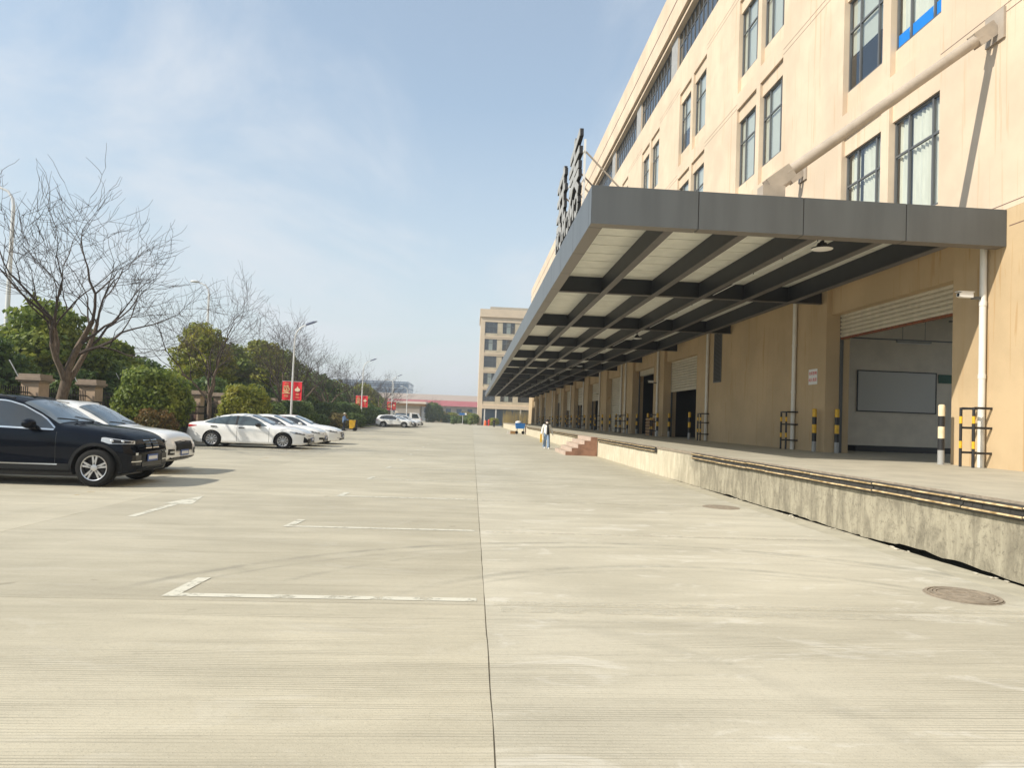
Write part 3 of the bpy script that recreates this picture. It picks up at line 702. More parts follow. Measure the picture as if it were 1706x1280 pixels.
for k in range(9):
    y = 14.45+9.05*k
    top, bot = Vector((WX-.05, y, 10.86)), Vector((6.38, y, 6.98)); d = (bot-top).normalized()
    r = MB().tube([top+d*.42, bot-d*.35], .125, 14).build('tie_tube', 'rod', cn, smooth=40)
    MB().box(WX-.06, WX-.001, y-.28, y+.28, 10.5, 11.2).build('wall_plate', 'rod', r)
    for s in (-.1, .1):
        a = [top+d*-.02, top+d*.55]; u = Vector((-d.z, 0, d.x))*.16
        for (p0, p1) in ((top+d*.03, top+d*.6), (bot-d*.5, bot+d*.12)):
            MB().prism([((p0+u).x, (p0+u).z), ((p1+u).x, (p1+u).z), ((p1-u).x, (p1-u).z), ((p0-u).x, (p0-u).z)], y+s-.02, y+s+.02, 'XZ').build('gusset', 'rod', r)
    MB().box(6.1, 6.6, y-.15, y+.15, 6.41, 6.9).build('foot_plate', 'rod', r)
for i, y in enumerate((15.2, 33, 51, 69)):
    t = thing('canopy_lamp', 'round white '+['lamp hanging behind the front edge of the canopy', 'lamp hanging under the canopy near the half shuttered doorway', 'lamp hanging deep under the canopy', 'lamp hanging deep under the canopy'][i], 'lamp', (7.92, y, 5.75), None if i < 2 else 'lamps deep under the canopy')
    MB().lathe([(0, .14), (.1, .14), (.13, .06), (.235, .03), (.24, 0)], (7.92, y, 5.80), n=24).build('housing', 'trim_black', t, smooth=40)
    MB().lathe([(0, -.025), (.15, -.02), (.24, 0), (.238, .012)], (7.92, y, 5.80), n=24).build('diffuser', 'white_plastic', t, smooth=50)
    MB().tube([(7.92, y, 5.94), (7.92, y, 6.33)], .05, 8).build('stem', 'trim_black', t)
# rooftop sign: raised strokes on white posts, seen almost edge on
sg = thing('roof_sign', 'dark raised characters on a white post frame standing on the canopy edge', 'sign', (2.42, 19, 6.6))
fy = lambda y: 16.35+(y-16.7)*.83
fz = lambda z: 6.66+(z-6.66)*.78
for y in (16.35, 17.6, 18.8, 19.9, 20.8): MB().box(2.47, 2.52, y-.025, y+.025, 6.42, 8.5).build('post', 'white_plastic', sg); MB().tube([(2.52, y, 8.2), (4.3, y, 6.45)], .022, 6).build('brace', 'rod', sg); MB().tube([(2.52, y, 7.3), (3.4, y, 6.45)], .022, 6).build('brace', 'rod', sg)
for z in (6.8, 7.5, 8.2): MB().box(2.455, 2.47, 16.3, 20.85, z-.025, z+.025).build('rail', 'white_plastic', sg)
def stroke(parent, a, b, w=.13, jx=0):
    (y0, z0), (y1, z1) = (fy(a[0]), fz(a[1])), (fy(b[0]), fz(b[1])); d = Vector((y1-y0, z1-z0)); u = Vector((-d.y, d.x)).normalized()*w/2
    q = [(y0+u.x, z0+u.y), (y1+u.x, z1+u.y), (y1-u.x, z1-u.y), (y0-u.x, z0-u.y)]
    o = MB().prism(q, 2.365+jx, 2.452, 'YZ').build('stroke', 'black_paint', parent)
    MB().prism(q, 2.350+jx, 2.3645+jx, 'YZ').build('face', 'grey_paint', o)  # lighter face, black sides: sun and shade put into the stroke colours
c1 = [((18.6, 9.0), (16.7, 9.25)), ((18.8, 8.62), (16.75, 8.72)), ((18.6, 8.28), (16.85, 8.3)), ((18.7, 7.92), (16.8, 8.0)), ((17.75, 9.45), (17.7, 8.05)), ((17.6, 8.0), (16.75, 7.45)), ((17.9, 8.0), (18.8, 7.3))]
c2 = [((21.9, 9.15), (20.0, 9.3)), ((20.3, 9.55), (20.25, 7.5)), ((21.9, 8.6), (19.9, 8.7)), ((21.3, 9.4), (21.2, 7.6)), ((22., 8.0), (20., 8.1)), ((21.9, 7.6), (20.8, 7.5)), ((20.3, 7.5), (19.7, 7.6))]
for i, cs in enumerate((c1, c2)):
    ch = put('character', None, sg)
    for k, (a, b) in enumerate(cs): stroke(ch, a, b, .19, k*.0015)
for k in range(6):
    y = 16.75+k*.92; ch = put('letter', None, sg)
    pts = [(y+.36+.3*math.cos(q), 7.05+.33*math.sin(q)) for q in np.linspace(.5, 5.8, 9)] if k % 2 == 0 else [(y, 6.75), (y, 7.4), (y+.35, 7.0), (y+.65, 7.4), (y+.65, 6.75)]
    for j, (a, b) in enumerate(zip(pts, pts[1:])): stroke(ch, a, b, .12, j*.0015)
# ================================================================ cars (x forward, right flank faces -y)
def smooth1(x, xs, ys_, win):
    d = np.linspace(xs.min()-.3, xs.max()+.3, 1600)
    v = np.interp(d, xs, ys_); k = max(1, int(win/(d[1]-d[0]))); ker = np.hanning(k+2); ker /= ker.sum()
    v = np.convolve(np.pad(v, (k, k), 'edge'), ker, 'same')[k:-k]
    return np.interp(x, d, v)
class Body:
    def __init__(s, C):
        s.C = C; L = C['len']; s.L = L
        top = np.array(sorted(C['top'])); bot = np.array(sorted(C['bot'])); wid = np.array(sorted(C['wid'])); belt = np.array(sorted(C['belt']))
        e = L/2
        u = np.linspace(-1, 1, 75); s.xs = np.sign(u)*(1-(1-np.abs(u))**1.5)*e
        s.xs = np.unique(np.concatenate([s.xs, np.linspace(-e, e, 50)]))
        s.top = smooth1(s.xs, top[:, 0], top[:, 1], C.get('win', .16)); s.bot = smooth1(s.xs, bot[:, 0], bot[:, 1], .1)
        s.wid = smooth1(s.xs, wid[:, 0], wid[:, 1], .14); s.belt = smooth1(s.xs, belt[:, 0], belt[:, 1], .3)
        s.sec = [s.section(i) for i in range(len(s.xs))]
    def section(s, i):
        t, b, w, bl = s.top[i], s.bot[i], s.wid[i], s.belt[i]; C = s.C
        g = min(1., max(0., (t-bl-.02)/.38)); g = g*g*(3-2*g)
        wr = w*(.90+(C['roofw']-.90)*g); ze = t-(.045+.055*g)*(1 if t-b > .4 else .5)
        zs = min(bl, ze-.015-.02*g); P = [(0, t), (wr*.45, t-.006-.006*g), (wr*.78, t-.018-.02*g), (wr*.93, t-.03-.035*g), (wr, ze)]
        S_ = (w*.965, zs)
        for k in (.25, .5, .75): P.append((wr+(S_[0]-wr)*k+.018*g*math.sin(math.pi*k), ze+(zs-ze)*k))
        h = zs-b
        P += [S_, (w*.988, zs-.10*h), (w, zs-.28*h), (w*.992, zs-.48*h), (w*.978, zs-.66*h), (w*.99, zs-.80*h), (w*.985, b+.08*h), (w*.95, b+.02*h), (w*.80, b), (0, b)]
        return P
    def at(s, x):
        i = int(np.searchsorted(s.xs, x)); i = min(max(i, 1), len(s.xs)-1); t = (x-s.xs[i-1])/(s.xs[i]-s.xs[i-1]); t = min(1, max(0, t))
        return [(a[0]*(1-t)+b[0]*t, a[1]*(1-t)+b[1]*t) for a, b in zip(s.sec[i-1], s.sec[i])]
    def yside(s, x, z):
        P = s.at(x)[4:-1]
        if z >= P[0][1]: return P[0][0]
        for a, b in zip(P, P[1:]):
            if a[1] >= z >= b[1]:
                t = (a[1]-z)/(a[1]-b[1]+1e-9); return a[0]+(b[0]-a[0])*t
        return P[-1][0]
    def ztop(s, x, y):
        P = s.at(x)[:5]; y = abs(y)
        for a, b in zip(P, P[1:]):
            if a[0] <= y <= b[0]: return a[1]+(b[1]-a[1])*(y-a[0])/(b[0]-a[0]+1e-9)
        return P[-1][1]
    def xnose(s, y, z, sgn=1):
        rng = range(len(s.xs)-1, -1, -1) if sgn > 0 else range(len(s.xs)); px = s.xs[rng[0]]; pv = -1
        for i in rng:
            x = s.xs[i]; P = s.sec[i]
            v = -1.
            if s.bot[i] <= z <= s.top[i]:
                yy = s.yside(x, z) if z < P[4][1] else np.interp(-z, [-p[1] for p in P[:5]], [p[0] for p in P[:5]])
                v = yy-abs(y)
            if v >= 0:
                t = pv/(pv-v) if pv < 0 and pv > -.9 else 1
                return px+(x-px)*t
            px, pv = x, v
        return 0
    def mesh(s, arches):
        mb = MB(); n = len(s.sec[0]); ring = [(y, z) for y, z in s.sec[0]]
        rows = []
        for i, x in enumerate(s.xs):
            P = s.sec[i]; rows.append(len(mb.v))
            mb.v += [(x, -y, z) for y, z in P]+[(x, y, z) for y, z in reversed(P[1:-1])]
        m = 2*n-2
        for a, b in zip(rows, rows[1:]):
            for j in range(m): k = (j+1) % m; mb.f.append((a+j, b+j, b+k, a+k)); mb.m.append(0)
        mb.f.append(tuple(rows[0]+j for j in range(m))); mb.f.append(tuple(rows[-1]+j for j in reversed(range(m)))); mb.m += [0, 0]
        me = mb.mesh('body', s.C['paint'])
        o = bpy.data.objects.new('tmp', me); COL.objects.link(o); cut = []
        for (x, r, zc) in arches:
            for sg in (-1, 1):
                c = MB().tube([(x, sg*(s.wid.max()-.30), zc), (x, sg*(s.wid.max()+.2), zc)], r, 36).mesh('cut', s.C['paint'])
                co = bpy.data.objects.new('cut', c); COL.objects.link(co); cut.append(co)
                md = o.modifiers.new('b', 'BOOLEAN'); md.operation = 'DIFFERENCE'; md.object = co; md.solver = 'EXACT'
        bpy.context.view_layer.update()
        r = bpy.data.meshes.new_from_object(o.evaluated_get(bpy.context.evaluated_depsgraph_get()))
        for q in cut+[o]: bpy.data.objects.remove(q)
        r.materials.clear(); r.materials.append(MATS[s.C['paint']])
        r.polygons.foreach_set('use_smooth', [True]*len(r.polygons)); r.set_sharp_from_angle(angle=math.radians(38))
        return r
def side_patch(B, x0, x1, lo, hi, sg, off, nx=26, nz=7):
    mb = MB(); g = []
    for i in range(nx+1):
        x = x0+(x1-x0)*i/nx; a, b = lo(x), hi(x); row = []
        for j in range(nz+1):
            z = a+(b-a)*j/nz; row.append(len(mb.v)); mb.v.append((x, sg*(B.yside(x, z)+off), z))
        g.append(row)
    for i in range(nx):
        for j in range(nz): mb.f.append((g[i][j], g[i+1][j], g[i+1][j+1], g[i][j+1])); mb.m.append(0)
    return mb
def nose_patch(B, y0, y1, lo, hi, off, ny=14, nz=7, sgn=1):
    mb = MB(); g = []
    for i in range(ny+1):
        y = y0+(y1-y0)*i/ny; a, b = lo(y), hi(y); row = []
        for j in range(nz+1):
            z = a+(b-a)*j/nz; row.append(len(mb.v)); mb.v.append((B.xnose(y, z, sgn)+sgn*off, y, z))
        g.append(row)
    for i in range(ny):
        for j in range(nz): mb.f.append((g[i][j], g[i+1][j], g[i+1][j+1], g[i][j+1])); mb.m.append(0)
    return mb
def lin(*p):
    xs, zs = [a for a, b in p], [b for a, b in p]
    o = np.argsort(xs); xs = np.array(xs)[o]; zs = np.array(zs)[o]
    return lambda x: float(np.interp(x, xs, zs))
def wheel(root, x, y, R, sg, style, wname='wheel', Wd=.235):
    t = MB().lathe([(R*.66, -Wd/2), (R*.80, -Wd/2-.004), (R*.93, -Wd/2+.006), (R*.99, -Wd/2+.035), (R, -Wd*.15), (R, Wd*.15), (R*.99, Wd/2-.035), (R*.9, Wd/2), (R*.66, Wd/2)], (x, y, R), 'Y', 36)
    w = t.build(wname, 'tyre', root, smooth=50)
    yo = y+sg*Wd*.5
    MB().lathe([(R*.66, -sg*.10), (0, -sg*.10)], (x, yo, R), 'Y', 30).build('brake_disc', 'rim_dark', w)
    rm = MB(); rm.lathe([(R*.675, sg*.0), (R*.66, sg*.010), (R*.62, sg*.004), (R*.61, -sg*.08)], (x, yo, R), 'Y', 36)
    n = {'suv': 5, 'multi': 10, 'five': 5}[style]
    for k in range(n):
        for d in ((-.17, .17) if style == 'suv' else ((-.10, .10) if style == 'multi' else (0,))):
            a = 2*math.pi*k/n+.3; a1 = a+d*(.45); a2 = a+d
            wi = .022 if style != 'five' else .045
            p0 = Vector((math.cos(a1)*R*.13, math.sin(a1)*R*.13)); p1 = Vector((math.cos(a2)*R*.64, math.sin(a2)*R*.64)); u = Vector((-(p1-p0).y, (p1-p0).x)).normalized()*wi/ (1 if style != 'multi' else 1.5)
            q = [p0+u, p1+u*.8, p1-u*.8, p0-u]
            rm.prism([(x+v.x, R+v.y) for v in q], yo-sg*.035, yo-sg*.004, 'XZ')
    rm.lathe([(R*.17, -sg*.03), (R*.17, sg*.0), (R*.10, sg*.004), (0, sg*.004)], (x, yo, R), 'Y', 20)
    rm.build('rim', 'rim', w, smooth=35)
def car(C, loc, name, label, group=None):
    B = Body(C); root = thing(name, label, 'car', (0, 0, 0), group); WLOC[root.name] = (0, 0, 0)
    R = C['R']; fa, ra = C['fa'], C['ra']; ar = R+.055; zc = R+.005
    put('body', B.mesh([(fa, ar, zc), (ra, ar, zc)]), root); wm = B.wid.max(); det = C.get('detail', 2)
    for x in (fa, ra):
        for sg in (-1, 1):
            wheel(root, x, sg*(wm-.135), R, sg, C['style'])
            ln = MB()
            pts = [(x+math.cos(a)*(ar-.006), zc+math.sin(a)*(ar-.006)) for a in np.linspace(-.35, math.pi+.35, 20)]
            for p, q in zip(pts, pts[1:]): ln.quad((p[0], sg*(wm-.29), p[1]), (q[0], sg*(wm-.29), q[1]), (q[0], sg*(wm-.03), q[1]), (p[0], sg*(wm-.03), p[1]))
            ln.build('wheel_liner', 'plastic_dark', root)
            # arch lip follows the flank
            lip = MB(); ang = np.linspace(-.12, math.pi+.12, 26); row = []
            for a in ang:
                r2 = ar+C.get('lip', .03); x1, z1 = x+math.cos(a)*(ar-.004), zc+math.sin(a)*(ar-.004); x2, z2 = x+math.cos(a)*r2, zc+math.sin(a)*r2
                row.append(len(lip.v)); lip.v += [(x1, sg*(B.yside(x1, z1)+.008), z1), (x2, sg*(B.yside(x2, z2)+.006), z2), (x1, sg*(B.yside(x1, z1)-.03), z1)]
            for a, b in zip(row, row[1:]): lip.f += [(a, b, b+1, a+1), (a, a+2, b+2, b)]; lip.m += [0, 0]
            lip.build('arch_trim', C.get('arch', C['paint']), root, smooth=40)
    D = C['dlo']; lo, hi = lin(*D['lo']), lin(*D['hi'])
    for sg in (-1, 1):
        gl = side_patch(B, D['x0'], D['x1'], lo, hi, sg, .004).build('side_window', C.get('glass', 'car_glass'), root, smooth=50)
        for xp, wd in D['pil']: side_patch(B, xp-wd, xp+wd, lo, hi, sg, .008, 2, 6).build('pillar', 'trim_black', gl)
        if C.get('chrome'):
            side_patch(B, D['x0'], D['x1'], lambda x: lo(x)-.028, lambda x: lo(x)+.002, sg, .010, 26, 2).build('window_trim', C['chrome'], gl); side_patch(B, D['x0'], D['x1'], lambda x: hi(x)-.004, lambda x: hi(x)+.022, sg, .008, 26, 2).build('window_trim', C['chrome'], gl)
        for xd, z0, z1 in C['seams']: side_patch(B, xd-.005, xd+.005, lambda x: z0, lambda x: z1, sg, .0025, 1, 14).build('door_seam', 'trim_black', root)
        for xh, zh in C['handles']:
            y = B.yside(xh, zh); MB().prism([(xh-.12, zh-.018), (xh+.11, zh-.018), (xh+.12, zh+.012), (xh-.10, zh+.020)], sg*(y-.005), sg*(y+.038), 'XZ').build('door_handle', C.get('handle', C['paint']), root)
        sl = C['sill']; side_patch(B, ra+ar+.03, fa-ar-.03, lambda x: B.at(x)[-2][1]+.004, lambda x: sl[0], sg, .012, 16, 3).build('sill', sl[1], root, smooth=40)
        if C.get('strip'): side_patch(B, ra+ar+.06, fa-ar-.25, lambda x: C['strip']-.012, lambda x: C['strip']+.012, sg, .016, 16, 1).build('side_strip', 'chrome', root)
        mx, mz = C['mirror']; y = B.yside(mx, mz-.06)
        mb = MB().ball((mx-.02, sg*(y+.13), mz), .145, 14, 10, (.80, .98, .66)); mo = mb.build('mirror', C.get('mpaint', C['paint']), root, smooth=80)
        MB().box(mx-.03, mx+.03, sg*(y-.02), sg*(y+.07), mz-.075, mz-.03).build('stalk', 'trim_black', mo)
        # headlamp wraps from flank to nose, tail lamp likewise
        h = C['lamp']; hl, hh = lin(*h['lo']), lin(*h['hi'])
        lp = side_patch(B, h['x0'], h['x1'], hl, hh, sg, .006, 18, 5).build('headlight', 'headlamp', root, smooth=60)
        if det > 1:
            xa_ = h['x0']+.38*(h['x1']-h['x0']); side_patch(B, xa_, h['x1']-.02, lambda x: hl(x)+.012, lambda x: hh(x)-.012, sg, .009, 12, 3).build('lamp_inner', 'trim_black', lp, smooth=60)
            for xx in h['eyes']: y = B.yside(xx, (hl(xx)+hh(xx))/2); MB().ball((xx, sg*(y-.008), (hl(xx)+hh(xx))/2), .036, 12, 8, (1.1, .55, .9)).build('lens', 'headlamp', lp, smooth=60)
            side_patch(B, h['x0'], h['x1'], lambda x: hl(x)-.012, hl, sg, .007, 18, 1).build('lamp_edge', 'trim_black', lp)
        q = C['tail']; side_patch(B, q['x0'], q['x1'], lin(*q['lo']), lin(*q['hi']), sg, .006, 10, 4).build('tail_light', 'tail_red', root, smooth=60)
    # windscreen and rear glass follow the loft
    for nm, (xa, xb) in (('windscreen', C['ws']), ('rear_window', C['rw'])):
        mb = MB(); g = []
        for i in range(13):
            x = xa+(xb-xa)*i/12; P = B.at(x); hw = P[4][0]*C.get('wsw', .955); row = []
            for j in range(17):
                y = hw*(-1+2*j/16); row.append(len(mb.v)); mb.v.append((x+(.004 if nm[0] == 'w' else -.004), y, B.ztop(x, y)+.006))
            g.append(row)
        for i in range(12):
            for j in range(16): mb.f.append((g[i][j], g[i+1][j], g[i+1][j+1], g[i][j+1])); mb.m.append(0)
        wso = mb.build(nm, C.get('wglass', 'car_glass_light'), root, smooth=60)
        if nm[0] == 'w' and det > 1:
            for sgn in (-.1, .5):
                x = xa-.02; MB().tube([(x, sgn, B.ztop(x, sgn)+.02), (x-.12, sgn-.5, B.ztop(x-.12, sgn-.5)+.022)], .008, 5).build('wiper', 'trim_black', wso)
    # nose
    for (nm, y0, y1, z0, z1, mm, off, mir) in C['nose']:
        f0, f1 = (z0 if callable(z0) else (lambda y, z0=z0: z0)), (z1 if callable(z1) else (lambda y, z1=z1: z1))
        nose_patch(B, y0, y1, f0, f1, off).build(nm, mm, root, smooth=40)
        if mir: nose_patch(B, -y1, -y0, (lambda y: f0(-y)), (lambda y: f1(-y)), off).build(nm, mm, root, smooth=40)
    pz = C['plate']; xn = max(B.xnose(0, pz), B.xnose(.2, pz))+.02
    pl = MB().box(xn, xn+.012, -.22, .22, pz-.07, pz+.07).build('number_plate', 'plate_blue', root)
    MB().box(xn+.0125, xn+.0135, -.19, .19, pz-.035, pz+.035).build('characters', 'plate_white', pl)
    if C.get('rails'):
        for sg in (-1, 1):
            pts = []
            for x in np.linspace(C['rails'][0], C['rails'][1], 12): P = B.at(x); pts.append((x, sg*(P[4][0]-.03), P[3][1]+.035))
            MB().tube(pts, .018, 6).build('roof_rail', C.get('railm', 'chrome'), root, smooth=60)
    xa_ = C['ws'][1]-1.55; za_ = B.ztop(xa_, 0)
    if det > 1: MB().prism([(xa_-.09, za_-.02), (xa_+.09, za_-.01), (xa_-.04, za_+.045), (xa_-.08, za_+.045)], -.018, .018, 'XZ').build('antenna', C['paint'], root)
    MB().box(ra-.2, fa+.2, -wm+.32, wm-.32, .17, .34).build('underbody', 'trim_black', root)
    root.location = loc; WLOC[root.name] = tuple(loc)
    return root
SUV1 = dict(len=4.89, hgt=1.76, paint='car_black', roofw=.72, R=.372, fa=1.80, ra=-1.36, style='suv', win=.14,
    top=[(-2.445, .70), (-2.42, 1.0), (-2.38, 1.18), (-2.25, 1.40), (-2.05, 1.60), (-1.75, 1.69), (-1.2, 1.745), (-.6, 1.762), (-.1, 1.74), (.22, 1.68), (.55, 1.52), (.95, 1.28), (1.08, 1.215), (1.5, 1.175), (1.9, 1.13), (2.15, 1.075), (2.32, 1.0), (2.41, .90), (2.446, .70)],
    bot=[(-2.445, .45), (-2.2, .34), (-1.9, .26), (1.9, .26), (2.2, .24), (2.4, .28), (2.445, .36)],
    wid=[(-2.445, .72), (-2.35, .84), (-2.1, .92), (-1.5, .962), (0, .955), (1.3, .965), (1.8, .955), (2.1, .925), (2.28, .87), (2.38, .80), (2.445, .66)],
    belt=[(-2.4, 1.13), (0, 1.10), (1.2, 1.06), (2.0, .95), (2.44, .75)],
    dlo=dict(x0=-2.05, x1=1.0, lo=[(-2.05, 1.22), (-1.8, 1.17), (0, 1.13), (.98, 1.105)], hi=[(-2.05, 1.24), (-1.85, 1.50), (-1.5, 1.60), (-.6, 1.645), (0, 1.615), (.3, 1.53), (.7, 1.32), (1.0, 1.115)], pil=[(-.33, .045), (-1.38, .04)]),
    chrome='chrome', seams=[(1.07, .35, 1.05), (-.30, .35, 1.08)], handles=[(-.12, 1.0), (-1.1, 1.03)], sill=(.44, 'plastic_dark'), strip=.425, mirror=(.62, 1.19), arch='plastic_dark', lip=.055,
    lamp=dict(x0=1.90, x1=2.41, lo=[(1.80, .93), (2.05, .845), (2.37, .845)], hi=[(1.80, .95), (1.95, .97), (2.37, .905)], eyes=[2.08, 2.24]), tail=dict(x0=-2.40, x1=-2.05, lo=[(-2.4, .95), (-2.05, 1.02)], hi=[(-2.4, 1.08), (-2.05, 1.06)]),
    ws=(1.02, .27), rw=(-2.32, -1.98), plate=.55, rails=(-1.8, .1), railm='trim_black',
    nose=[('kidney_grille', .03, .29, .745, .925, 'chrome', .014, True), ('grille_mesh', .05, .27, .765, .905, 'trim_black', .024, True), ('lower_intake', -.42, .42, .38, .47, 'trim_black', .01, False), ('side_intake', .45, .74, .42, .62, 'trim_black', .006, True), ('bumper_strip', .45, .76, .485, .505, 'chrome', .016, True), ('fog_lamp', .60, .69, .62, .67, 'headlamp', .014, True), ('chin', -.6, .6, .28, .345, 'plastic_dark', .012, False)])
SUV2 = dict(len=4.65, hgt=1.70, paint='car_white', roofw=.74, R=.355, fa=1.42, ra=-1.28, style='five',
    top=[(-2.325, .70), (-2.3, 1.0), (-2.2, 1.3), (-2.0, 1.55), (-1.6, 1.655), (-1, 1.70), (-.4, 1.69), (.05, 1.63), (.4, 1.47), (.9, 1.17), (1.05, 1.11), (1.5, 1.07), (1.9, 1.035), (2.12, .985), (2.25, .89), (2.325, .66)],
    bot=[(-2.32, .45), (-1.9, .27), (1.8, .27), (2.1, .28), (2.32, .38)], wid=[(-2.325, .72), (-2.2, .82), (-1.6, .92), (0, .92), (1.5, .925), (2.0, .895), (2.2, .82), (2.325, .64)],
    belt=[(-2.3, 1.07), (0, 1.02), (1.2, .98), (2.32, .72)],
    dlo=dict(x0=-1.85, x1=.80, lo=[(-1.85, 1.16), (-1.6, 1.10), (.80, 1.035)], hi=[(-1.85, 1.18), (-1.6, 1.47), (-.9, 1.57), (-.2, 1.55), (.1, 1.47), (.80, 1.045)], pil=[(-.35, .045), (-1.3, .04)]),
    chrome='chrome', seams=[(.86, .35, .99), (-.32, .35, 1.03)], handles=[(-.15, .94), (-1.05, .96)], sill=(.42, 'plastic_dark'), mirror=(.52, 1.09), arch='plastic_dark', lip=.05,
    lamp=dict(x0=1.72, x1=2.22, lo=[(1.72, .86), (1.95, .76), (2.22, .74)], hi=[(1.72, .88), (1.9, .87), (2.22, .80)], eyes=[1.98, 2.1]), tail=dict(x0=-2.28, x1=-2.0, lo=[(-2.28, .92), (-2.0, .95)], hi=[(-2.28, 1.02), (-2.0, 1.0)]),
    ws=(.96, .12), rw=(-2.18, -1.92), plate=.50, rails=(-1.6, -.1), railm='grey_paint',
    nose=[('grille', -.47, .47, .545, lambda y: .80-.05*abs(y), 'trim_black', .014, False), ('grille_mesh', -.43, .43, .57, lambda y: .775-.05*abs(y), 'plastic_dark', .022, False), ('fog_surround', .54, .74, .46, .60, 'trim_black', .012, True), ('fog_lamp', .57, .70, .51, .55, 'headlamp', .02, True), ('chin', -.7, .7, .30, .40, 'plastic_dark', .012, False), ('skid_plate', -.55, .55, .285, .325, 'grey_paint', .025, False)])
SED = dict(len=4.885, hgt=1.455, paint='car_white', roofw=.70, R=.335, fa=1.46, ra=-1.365, style='multi', glass='car_glass_light',
    top=[(-2.44, .62), (-2.42, .86), (-2.36, 1.02), (-2.2, 1.055), (-1.85, 1.09), (-1.45, 1.25), (-1.15, 1.36), (-.7, 1.435), (-.3, 1.455), (.1, 1.425), (.45, 1.30), (.95, 1.05), (1.1, .995), (1.6, .945), (2.0, .87), (2.25, .78), (2.38, .67), (2.44, .50)],
    bot=[(-2.44, .42), (-2.2, .28), (-1.9, .18), (1.9, .17), (2.2, .17), (2.44, .24)], wid=[(-2.44, .66), (-2.3, .80), (-2.0, .88), (-1.4, .918), (0, .91), (1.4, .918), (1.9, .88), (2.2, .77), (2.36, .62), (2.44, .42)],
    belt=[(-2.4, .98), (-1.5, .95), (0, .90), (1.2, .87), (2.44, .60)],
    dlo=dict(x0=-1.72, x1=.80, lo=[(-1.72, 1.035), (-1.5, .995), (-.5, .955), (.80, .93)], hi=[(-1.72, 1.045), (-1.45, 1.17), (-1.1, 1.28), (-.5, 1.35), (0, 1.33), (.3, 1.24), (.80, .94)], pil=[(-.42, .04), (-1.32, .012)]),
    chrome=None, seams=[(.90, .27, .88), (-.38, .27, .92)], handles=[(-.20, .845), (-1.30, .875)], handle='trim_black', sill=(.235, 'car_white'), mirror=(.50, .985), mpaint='trim_black',
    lamp=dict(x0=1.72, x1=2.30, lo=[(1.72, .735), (1.95, .66), (2.30, .61)], hi=[(1.72, .745), (1.9, .745), (2.30, .655)], eyes=[2.05, 2.18]), tail=dict(x0=-2.41, x1=-1.98, lo=[(-2.41, .80), (-1.98, .87)], hi=[(-2.41, .93), (-1.98, .895)]),
    ws=(1.02, .12), rw=(-1.83, -1.17), plate=.42, lip=.012,
    nose=[('grille', -.55, .55, .23, .46, 'trim_black', .012, False), ('upper_grille', -.5, .5, .56, .60, 'trim_black', .012, False), ('side_vent', .50, .72, lambda y: .28, lambda y: .30+.17*(y-.44)/.2, 'plastic_dark', .012, True)])
def var(b, **k): d = dict(b); d.update(k); return d
car(SUV1, (-9.06, 14.76, 0), 'black_suv', 'glossy black SUV with twin grille and silver alloy wheels')
car(SUV2, (-7.10-2.325, 17.55, 0), 'white_suv', 'white SUV with dark mesh grille parked beside the black SUV')
car(SED, (-9.50, 30.62, 0), 'white_sedan', 'white sedan with black mirrors and dense multi spoke wheels').scale = (1.04, 1, 1)
car(var(SED, mpaint='car_white', handle='car_white', style='five', hgt=1.44, nose=[('grille', -.5, .5, .25, .42, 'trim_black', .012, False), ('upper_grille', -.5, .5, .575, .62, 'chrome', .014, False), ('fog_surround', .5, .7, .33, .43, 'trim_black', .012, True)], glass='car_glass'),
    (-6.95-2.44, 33.4, 0), 'white_sedan', 'white sedan with white mirrors parked between two other white sedans')
car(var(SED, mpaint='car_white', handle='chrome', chrome='chrome', style='five', glass='car_glass', nose=[('grille', -.4, .4, .38, .62, 'trim_black', .012, False), ('lower_grille', -.55, .55, .21, .33, 'trim_black', .012, False), ('fog_lamp', .55, .68, .33, .37, 'headlamp', .014, True)]),
    (-6.68-2.44, 36.2, 0), 'white_sedan', 'white sedan with chrome window trim at the open end of its row')
FAR = var(SUV2, detail=1, style='five', len=4.65)
car(var(FAR, arch='plastic_dark', paint='car_white', seams=[(.86, .35, .99), (-.32, .35, 1.03)]), (-8.0-2.32, 91.9, 0), 'white_suv', 'white SUV at the head of the distant row of cars')
car(var(SED, detail=1, style='five', glass='car_glass', mpaint='car_white'), (-7.9-2.44, 94.6, 0), 'white_sedan', 'white sedan beside the distant white SUV')
car(var(SED, detail=1, style='five', paint='car_dark', glass='car_glass', mpaint='car_dark', sill=(.235, 'car_dark'), handle='car_dark'), (-7.8-2.44, 97.4, 0), 'black_sedan', 'black sedan in the distant row between white cars')
car(var(SED, detail=1, style='five', glass='car_glass', mpaint='car_white', chrome='chrome'), (-7.6-2.44, 100.2, 0), 'white_sedan', 'white sedan beyond the black sedan in the distant row')
car(var(FAR, len=4.65), (-7.5-2.32, 103.2, 0), 'white_suv', 'white SUV near the open end of the distant row')
car(var(SED, detail=1, style='five', paint='car_silver', glass='car_glass', mpaint='car_silver', sill=(.235, 'car_silver'), handle='car_silver'), (-7.5-2.44, 106.2, 0), 'silver_sedan', 'silver sedan in the distant row before the light truck')
